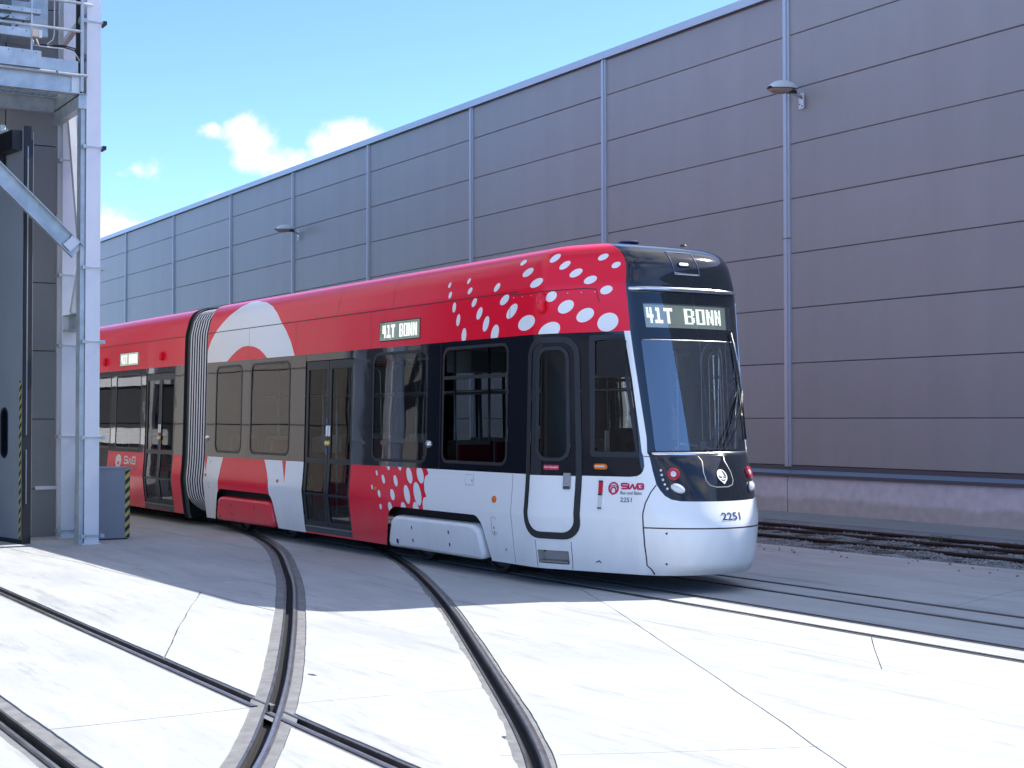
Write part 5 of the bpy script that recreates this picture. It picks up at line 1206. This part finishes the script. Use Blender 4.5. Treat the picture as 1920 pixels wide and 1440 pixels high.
def strokes(segs,u0,z0,sx,sz,w,off,m,parent,name):
    v=[];f=[]
    k=0
    for P in segs:
        P=[Vector((u0+x*sx,z0+y*sz)) for x,y in P]
        L=[];R_=[]
        n=len(P); closed=(P[0]-P[-1]).length<1e-6
        for i,p in enumerate(P):
            if closed: a=P[i-1] if i>0 else P[-2]; b=P[i+1] if i<n-1 else P[1]
            else: a=P[max(i-1,0)]; b=P[min(i+1,n-1)]
            d1=(p-a).normalized() if (p-a).length>1e-9 else (b-p).normalized(); d2=(b-p).normalized() if (b-p).length>1e-9 else d1
            n1=Vector((-d1.y,d1.x));n2=Vector((-d2.y,d2.x)); mm=(n1+n2); mm=mm.normalized() if mm.length>1e-6 else n1; c=max(.45,mm.dot(n1))
            L.append(p+mm*w/2/c);R_.append(p-mm*w/2/c)
        b0=len(v)
        for a,b in zip(L,R_): v+=[W3(a.x,a.y,off+k*.0004),W3(b.x,b.y,off+k*.0004)]
        for i in range(n-1): f.append((b0+2*i,b0+2*i+1,b0+2*i+3,b0+2*i+2))
        k+=1
    return mesh(name,v,f,m,parent)
SWB=[[(.98,1),(.12,1),(.0,.88),(.0,.62),(.12,.5),(.84,.5),(.96,.38),(.96,.12),(.84,0),(0,0)],
     [(1.12,1),(1.12,.12),(1.24,0),(1.40,.05),(1.72,.80),(1.80,.80),(2.02,.05),(2.10,0),(2.22,.05),(2.50,.95)],
     [(2.42,1.0),(3.30,1),(3.42,.88),(3.42,.62),(3.30,.5),(2.98,.5)],[(3.30,.5),(3.42,.38),(3.42,.12),(3.30,0),(2.62,0),(2.62,.72)]]
def swb(u0,z0,u1,z1,m,parent,sw_=.27):
    strokes(SWB,u0+.01,z0+.008,(u1-u0-.02)/3.42,(z1-z0-.016),sw_*(z1-z0),.004,m,parent,'logo_letters')
def logo(cu,cz,ru,rz,m,parent):
    ring=lambda a,b,x,y,n=28:[(x+a*cos(2*pi*k/n),y+b*sin(2*pi*k/n)) for k in range(n+1)]
    strokes([ring(.88,.88,0,0)],cu,cz,ru,rz,ru*.30,.004,m,parent,'logo_ring')
    strokes([ring(.50,.55,0,-.38)],cu,cz,ru,rz,ru*.28,.0045,m,parent,'logo_ring')
    strokes([[(.80*cos(t),-.15+.62*sin(t)) for t in [radians(a) for a in range(10,171,16)]]],cu,cz,ru,rz,ru*.16,.005,m,parent,'logo_ring')
swb(1.828,1.018,2.07,1.083,'crim',tram); logo(1.756,1.027,.054,.062,'crim',tram)
swb(-12.50,.925,-11.86,1.055,'wprint',tram,.2); logo(-12.82,.965,.16,.105,'wprint',tram)
text_on('Bus und Bahn',-12.46,.84,-11.95,.895,.004,'gold',tram)
# ---- wipers
def wiper(P,m='rubber',r=.008,nm='wiper_arm',par=None):
    return MB().tube([W3(u,z,o) for u,z,o in P],r,n=6).build(nm,[m],par or tram,True)
w1=wiper([(3.03,1.40,.03),(3.17,1.60,.06),(3.33,1.84,.06),(3.42,1.97,.04)]); wiper([(3.30,2.60,.02),(3.36,2.3,.025),(3.44,1.95,.025),(3.46,1.5,.02)],'rubber',.010,'wiper_blade',w1)
wiper([(2.95,1.40,.03),(3.10,1.58,.06),(3.28,1.82,.06),(3.42,2.0,.04)],par=w1); wiper([(3.30,2.6,.03),(3.38,2.3,.04),(3.43,2.0,.04)],'galv',.005,'blade_spring',w1)
for u in (2.84,2.90,3.03,2.95): disc('wiper_pivot',u,1.392,[(.018,0),(.016,.03)],'rubber',w1,n=10)
# ---- roof items
def roofbox(s0,s1,w0,w1,z0,z1,m,nm):
    v=[sw(s0,w0,z0),sw(s1,w0,z0),sw(s1,w1,z0),sw(s0,w1,z0),sw(s0+.1,w0+.08,z1),sw(s1-.1,w0+.08,z1),sw(s1-.1,w1-.08,z1),sw(s0+.1,w1-.08,z1)]
    return mesh(nm,v,BF,m,tram)
roofbox(-7.3,-6.2,.95,1.5,3.55,3.63,'galvp','roof_unit'); roofbox(-6.1,-5.9,.95,1.1,3.55,3.62,'cable','roof_vent')
roofbox(-3.9,-1.2,.8,1.6,3.55,3.60,'galvp','roof_unit')
MB().lathe([(.11,0),(.11,.012),(.09,.022)],sw(1.25,.95,3.56),(1,0,0),(0,1,0),(0,0,1),n=20).build('antenna',['blue'],tram)
MB().lathe([(.04,0),(.03,.015)],sw(1.35,1.6,3.56),(1,0,0),(0,1,0),(0,0,1),n=14).build('antenna',['cable'],tram)
# ---- underframe and bogies
def ubox(s0,s1,w0,w1,z0,z1,m,nm,par=tram):
    v=[sw(s0,w0,z0),sw(s1,w0,z0),sw(s1,w1,z0),sw(s0,w1,z0),sw(s0,w0,z1),sw(s1,w0,z1),sw(s1,w1,z1),sw(s0,w1,z1)]
    return mesh(nm,v,BF,m,par)
ubox(-8.45,.9,.16,2.2,.20,.34,'dark','underframe'); ubox(.9,2.0,.75,1.6,.2,.34,'dark','underframe'); ubox(-16.1,-9.6,.16,2.2,.2,.34,'dark','underframe'); ubox(-9.6,-8.4,.4,1.9,.22,.4,'dark','underframe')
for c,l in ((-1.23,2.45),(-6.95,2.4),(-14.8,2.0)):
    ubox(c-l/2,c+l/2,.13,2.24,.341,.80,'dark','wheel_box')
    bg_=ubox(c-l/2+.2,c+l/2-.2,.32,2.05,.12,.19,'dark','bogie')
    for dx in (-.85,.85):
        for w in (.42,1.92):
            O=sw(c+dx,w,.31); ax=(sw(0,1,0)-sw(0,0,0)).normalized()*(1 if w>1 else -1); fx=(sw(1,0,0)-sw(0,0,0)).normalized()
            MB().lathe([(.30,-.06),(.30,.05),(.26,.06),(.24,.03),(.10,.03),(.09,.07),(.03,.07)],O,fx,Vector((0,0,1)),ax,n=28).build('wheel',['wheel'],bg_)
# ---- interior
ubox(-8.4,.9,.12,2.25,.345,.36,'infloor','interior_floor'); ubox(.9,1.7,.5,1.87,.345,.36,'infloor','interior_floor'); ubox(-16,-9.6,.12,2.25,.345,.36,'infloor','interior_floor')
ubox(-8.4,.85,.14,2.23,2.62,2.64,'inwall','interior_ceiling'); ubox(.85,1.7,.55,1.82,2.62,2.64,'inwall','interior_ceiling'); ubox(-16,-9.6,.14,2.23,2.62,2.64,'inwall','interior_ceiling')
def seat(s,w,face):
    g=ubox(s-.22,s+.22,w,w+.44,.80,.88,'seat','passenger_seat')
    ubox(s-face*.26-.03,s-face*.26+.03,w+.01,w+.43,.86,1.42,'seat','seat_back',g)
    ubox(s-face*.30-.012,s-face*.30+.012,w+.0,w+.44,.8,1.47,'cream','seat_shell',g)
    ubox(s-.15,s+.15,w+.1,w+.34,.36,.80,'inwall','seat_base',g)
for s,f in ((-7.7,1),(-6.9,-1),(-6.1,1),(-5.3,-1),(-2.4,1),(-1.55,-1),(-.75,1)):
    for w in (.20,1.72): seat(s,w,f)
for s in (-3.0,.35): seat(s,1.72,1)
for s in (-12.6,-11.9,-14.3): 
    for w in (.2,1.72): seat(s,w,1)
for s,w in ((-4.95,.55),(-3.2,.55),(-4.95,1.8),(-3.2,1.8),(-7.3,.7),(-5.7,.7),(-1.95,.7),(-.4,.7),(-1.15,.7),(-10.8,.55)):
    MB().tube([sw(s,w,.36),sw(s,w,2.62)],.017,n=8).build('grab_pole',['yellow' if s in(-.4,) else 'steel'],tram,True)
MB().tube([sw(-8,.75,2.05),sw(.5,.75,2.05)],.015,n=8).build('grab_rail',['steel'],tram,True)
MB().tube([sw(-8,1.6,2.05),sw(.5,1.6,2.05)],.015,n=8).build('grab_rail',['steel'],tram,True)
for s in (-3.25,-4.98): ubox(s-.02,s+.02,.2,.75,.5,1.25,'seat','draught_screen')
ubox(.55,.58,.3,2.05,.36,1.5,'dash','cab_partition')
ubox(.55,.58,.3,.75,1.5,2.62,'dash','cab_partition'); ubox(.55,.58,1.6,2.05,1.5,2.62,'dash','cab_partition')
ubox(-2.5,-1.9,.9,1.5,2.30,2.55,'dash','screen_box')
# cab desk, seat
dk=ubox(1.62,2.0,.60,1.80,.95,1.36,'dash','driver_desk'); 
MB().add([sw(1.55,.62,1.36),sw(1.55,1.76,1.36),sw(2.10,1.6,1.30),sw(2.18,1.18,1.30),sw(2.10,.78,1.30)],[(0,1,2,3,4)]).build('desk_top',['dash'],dk)
for (s,w,r0) in ((1.95,1.30,.06),(1.7,1.6,.05)): ubox(s,s+.03,w,w+r0*1.5,1.34,1.50,'cable','desk_screen',dk)
ubox(1.978,1.981,1.306,1.384,1.37,1.49,'inwall','screen_face',dk)
v=[sw(1.6,1.35,1.46),sw(2.0,1.65,1.38)]; MB().bar(v[0],v[1],.01,.02).build('desk_edge',['lens'],dk)
cs=ubox(.98,1.38,.92,1.36,.86,.98,'cloth','driver_seat'); ubox(.92,1.0,.94,1.34,.98,1.62,'cloth','seat_back',cs); ubox(1.05,1.3,1.0,1.28,.36,.86,'dash','seat_base',cs)
ubox(.98,1.30,.36,.50,1.30,1.42,'seat','folding_seat'); ubox(.98,1.30,.34,.52,1.42,1.455,'cream','seat_edge')
ubox(1.54,1.57,.42,.46,.9,1.60,'cream','cab_grip')
ubox(1.55,1.85,.32,.62,2.14,2.5,'dark','sun_blind')
# ---- driver
def skin_body(name,J,E,m,parent,lvl=2):
    me=bpy.data.meshes.new(name); me.from_pydata([tuple(sw(*p[:3])) for p in J],E,[]); o=bpy.data.objects.new(name,me); COL.objects.link(o)
    a=o.modifiers.new('s','SKIN'); a.use_smooth_shade=True
    for i,p in enumerate(J): me.skin_vertices[0].data[i].radius=(p[3],p[4] if len(p)>4 else p[3])
    me.skin_vertices[0].data[0].use_root=True
    b=o.modifiers.new('u','SUBSURF'); b.levels=lvl; b.render_levels=lvl
    bpy.context.view_layer.update()
    m2=bpy.data.meshes.new_from_object(o.evaluated_get(bpy.context.evaluated_depsgraph_get())); bpy.data.objects.remove(o)
    m2.materials.clear(); m2.materials.append(M[m]); m2.name=name
    r=bpy.data.objects.new(name,m2); COL.objects.link(r)
    for p in m2.polygons: p.use_smooth=True
    if parent: 
        r.parent=parent; r.location=-parent.location
    return r
per=empty('person',tuple(sw(1.15,1.13,.98)),'driver in a dark jacket sitting at the cab desk behind the windscreen','person')
skin_body('body',[(1.15,1.13,1.02,.15,.17),(1.13,1.13,1.2,.12,.16),(1.12,1.13,1.4,.12,.17),(1.13,1.13,1.52,.09,.13),(1.14,1.13,1.60,.05),
 (1.13,.93,1.50,.06),(1.22,.87,1.28,.045),(1.45,.92,1.36,.035),(1.56,.95,1.40,.022),
 (1.13,1.33,1.50,.06),(1.22,1.39,1.28,.045),(1.45,1.34,1.36,.035),(1.56,1.31,1.40,.022),
 (1.35,1.04,1.0,.08),(1.55,1.03,.98,.06),(1.57,1.03,.6,.045),(1.56,1.03,.42,.04),(1.66,1.03,.40,.035),
 (1.35,1.22,1.0,.08),(1.55,1.23,.98,.06),(1.57,1.23,.6,.045),(1.56,1.23,.42,.04),(1.66,1.23,.40,.035)],
 [(0,1),(1,2),(2,3),(3,4),(3,5),(5,6),(6,7),(7,8),(3,9),(9,10),(10,11),(11,12),(0,13),(13,14),(14,15),(15,16),(16,17),(0,18),(18,19),(19,20),(20,21),(21,22)],'cloth',per)
hd=skin_body('head',[(1.14,1.13,1.58,.045),(1.15,1.13,1.66,.07,.065),(1.15,1.13,1.74,.09,.075),(1.145,1.13,1.80,.07,.065),(1.225,1.13,1.70,.014)],[(0,1),(1,2),(2,3),(1,4)],'skin',per)
skin_body('hair',[(1.12,1.13,1.72,.07,.07),(1.13,1.13,1.79,.085,.08),(1.14,1.13,1.84,.06,.06)],[(0,1),(1,2)],'hair',per)
for y,sg in ((.95,1),(1.31,-1)):
    for k in range(4): 
        a=(1.57,y-.027+k*.018,1.41); skin_body('finger',[(a[0],a[1],a[2],.009),(a[0]+.035,a[1],a[2]+.006,.008),(a[0]+.06-.004*abs(k-1.5),a[1],a[2]-.012,.007)],[(0,1),(1,2)],'skin',per,1)
    skin_body('thumb',[(1.56,y+sg*.03,1.40,.010),(1.59,y+sg*.05,1.395,.009),(1.61,y+sg*.045,1.385,.008)],[(0,1),(1,2)],'skin',per,1)
    skin_body('hand',[(1.54,y,1.395,.02,.024),(1.575,y,1.405,.015,.03)],[(0,1)],'skin',per,1)
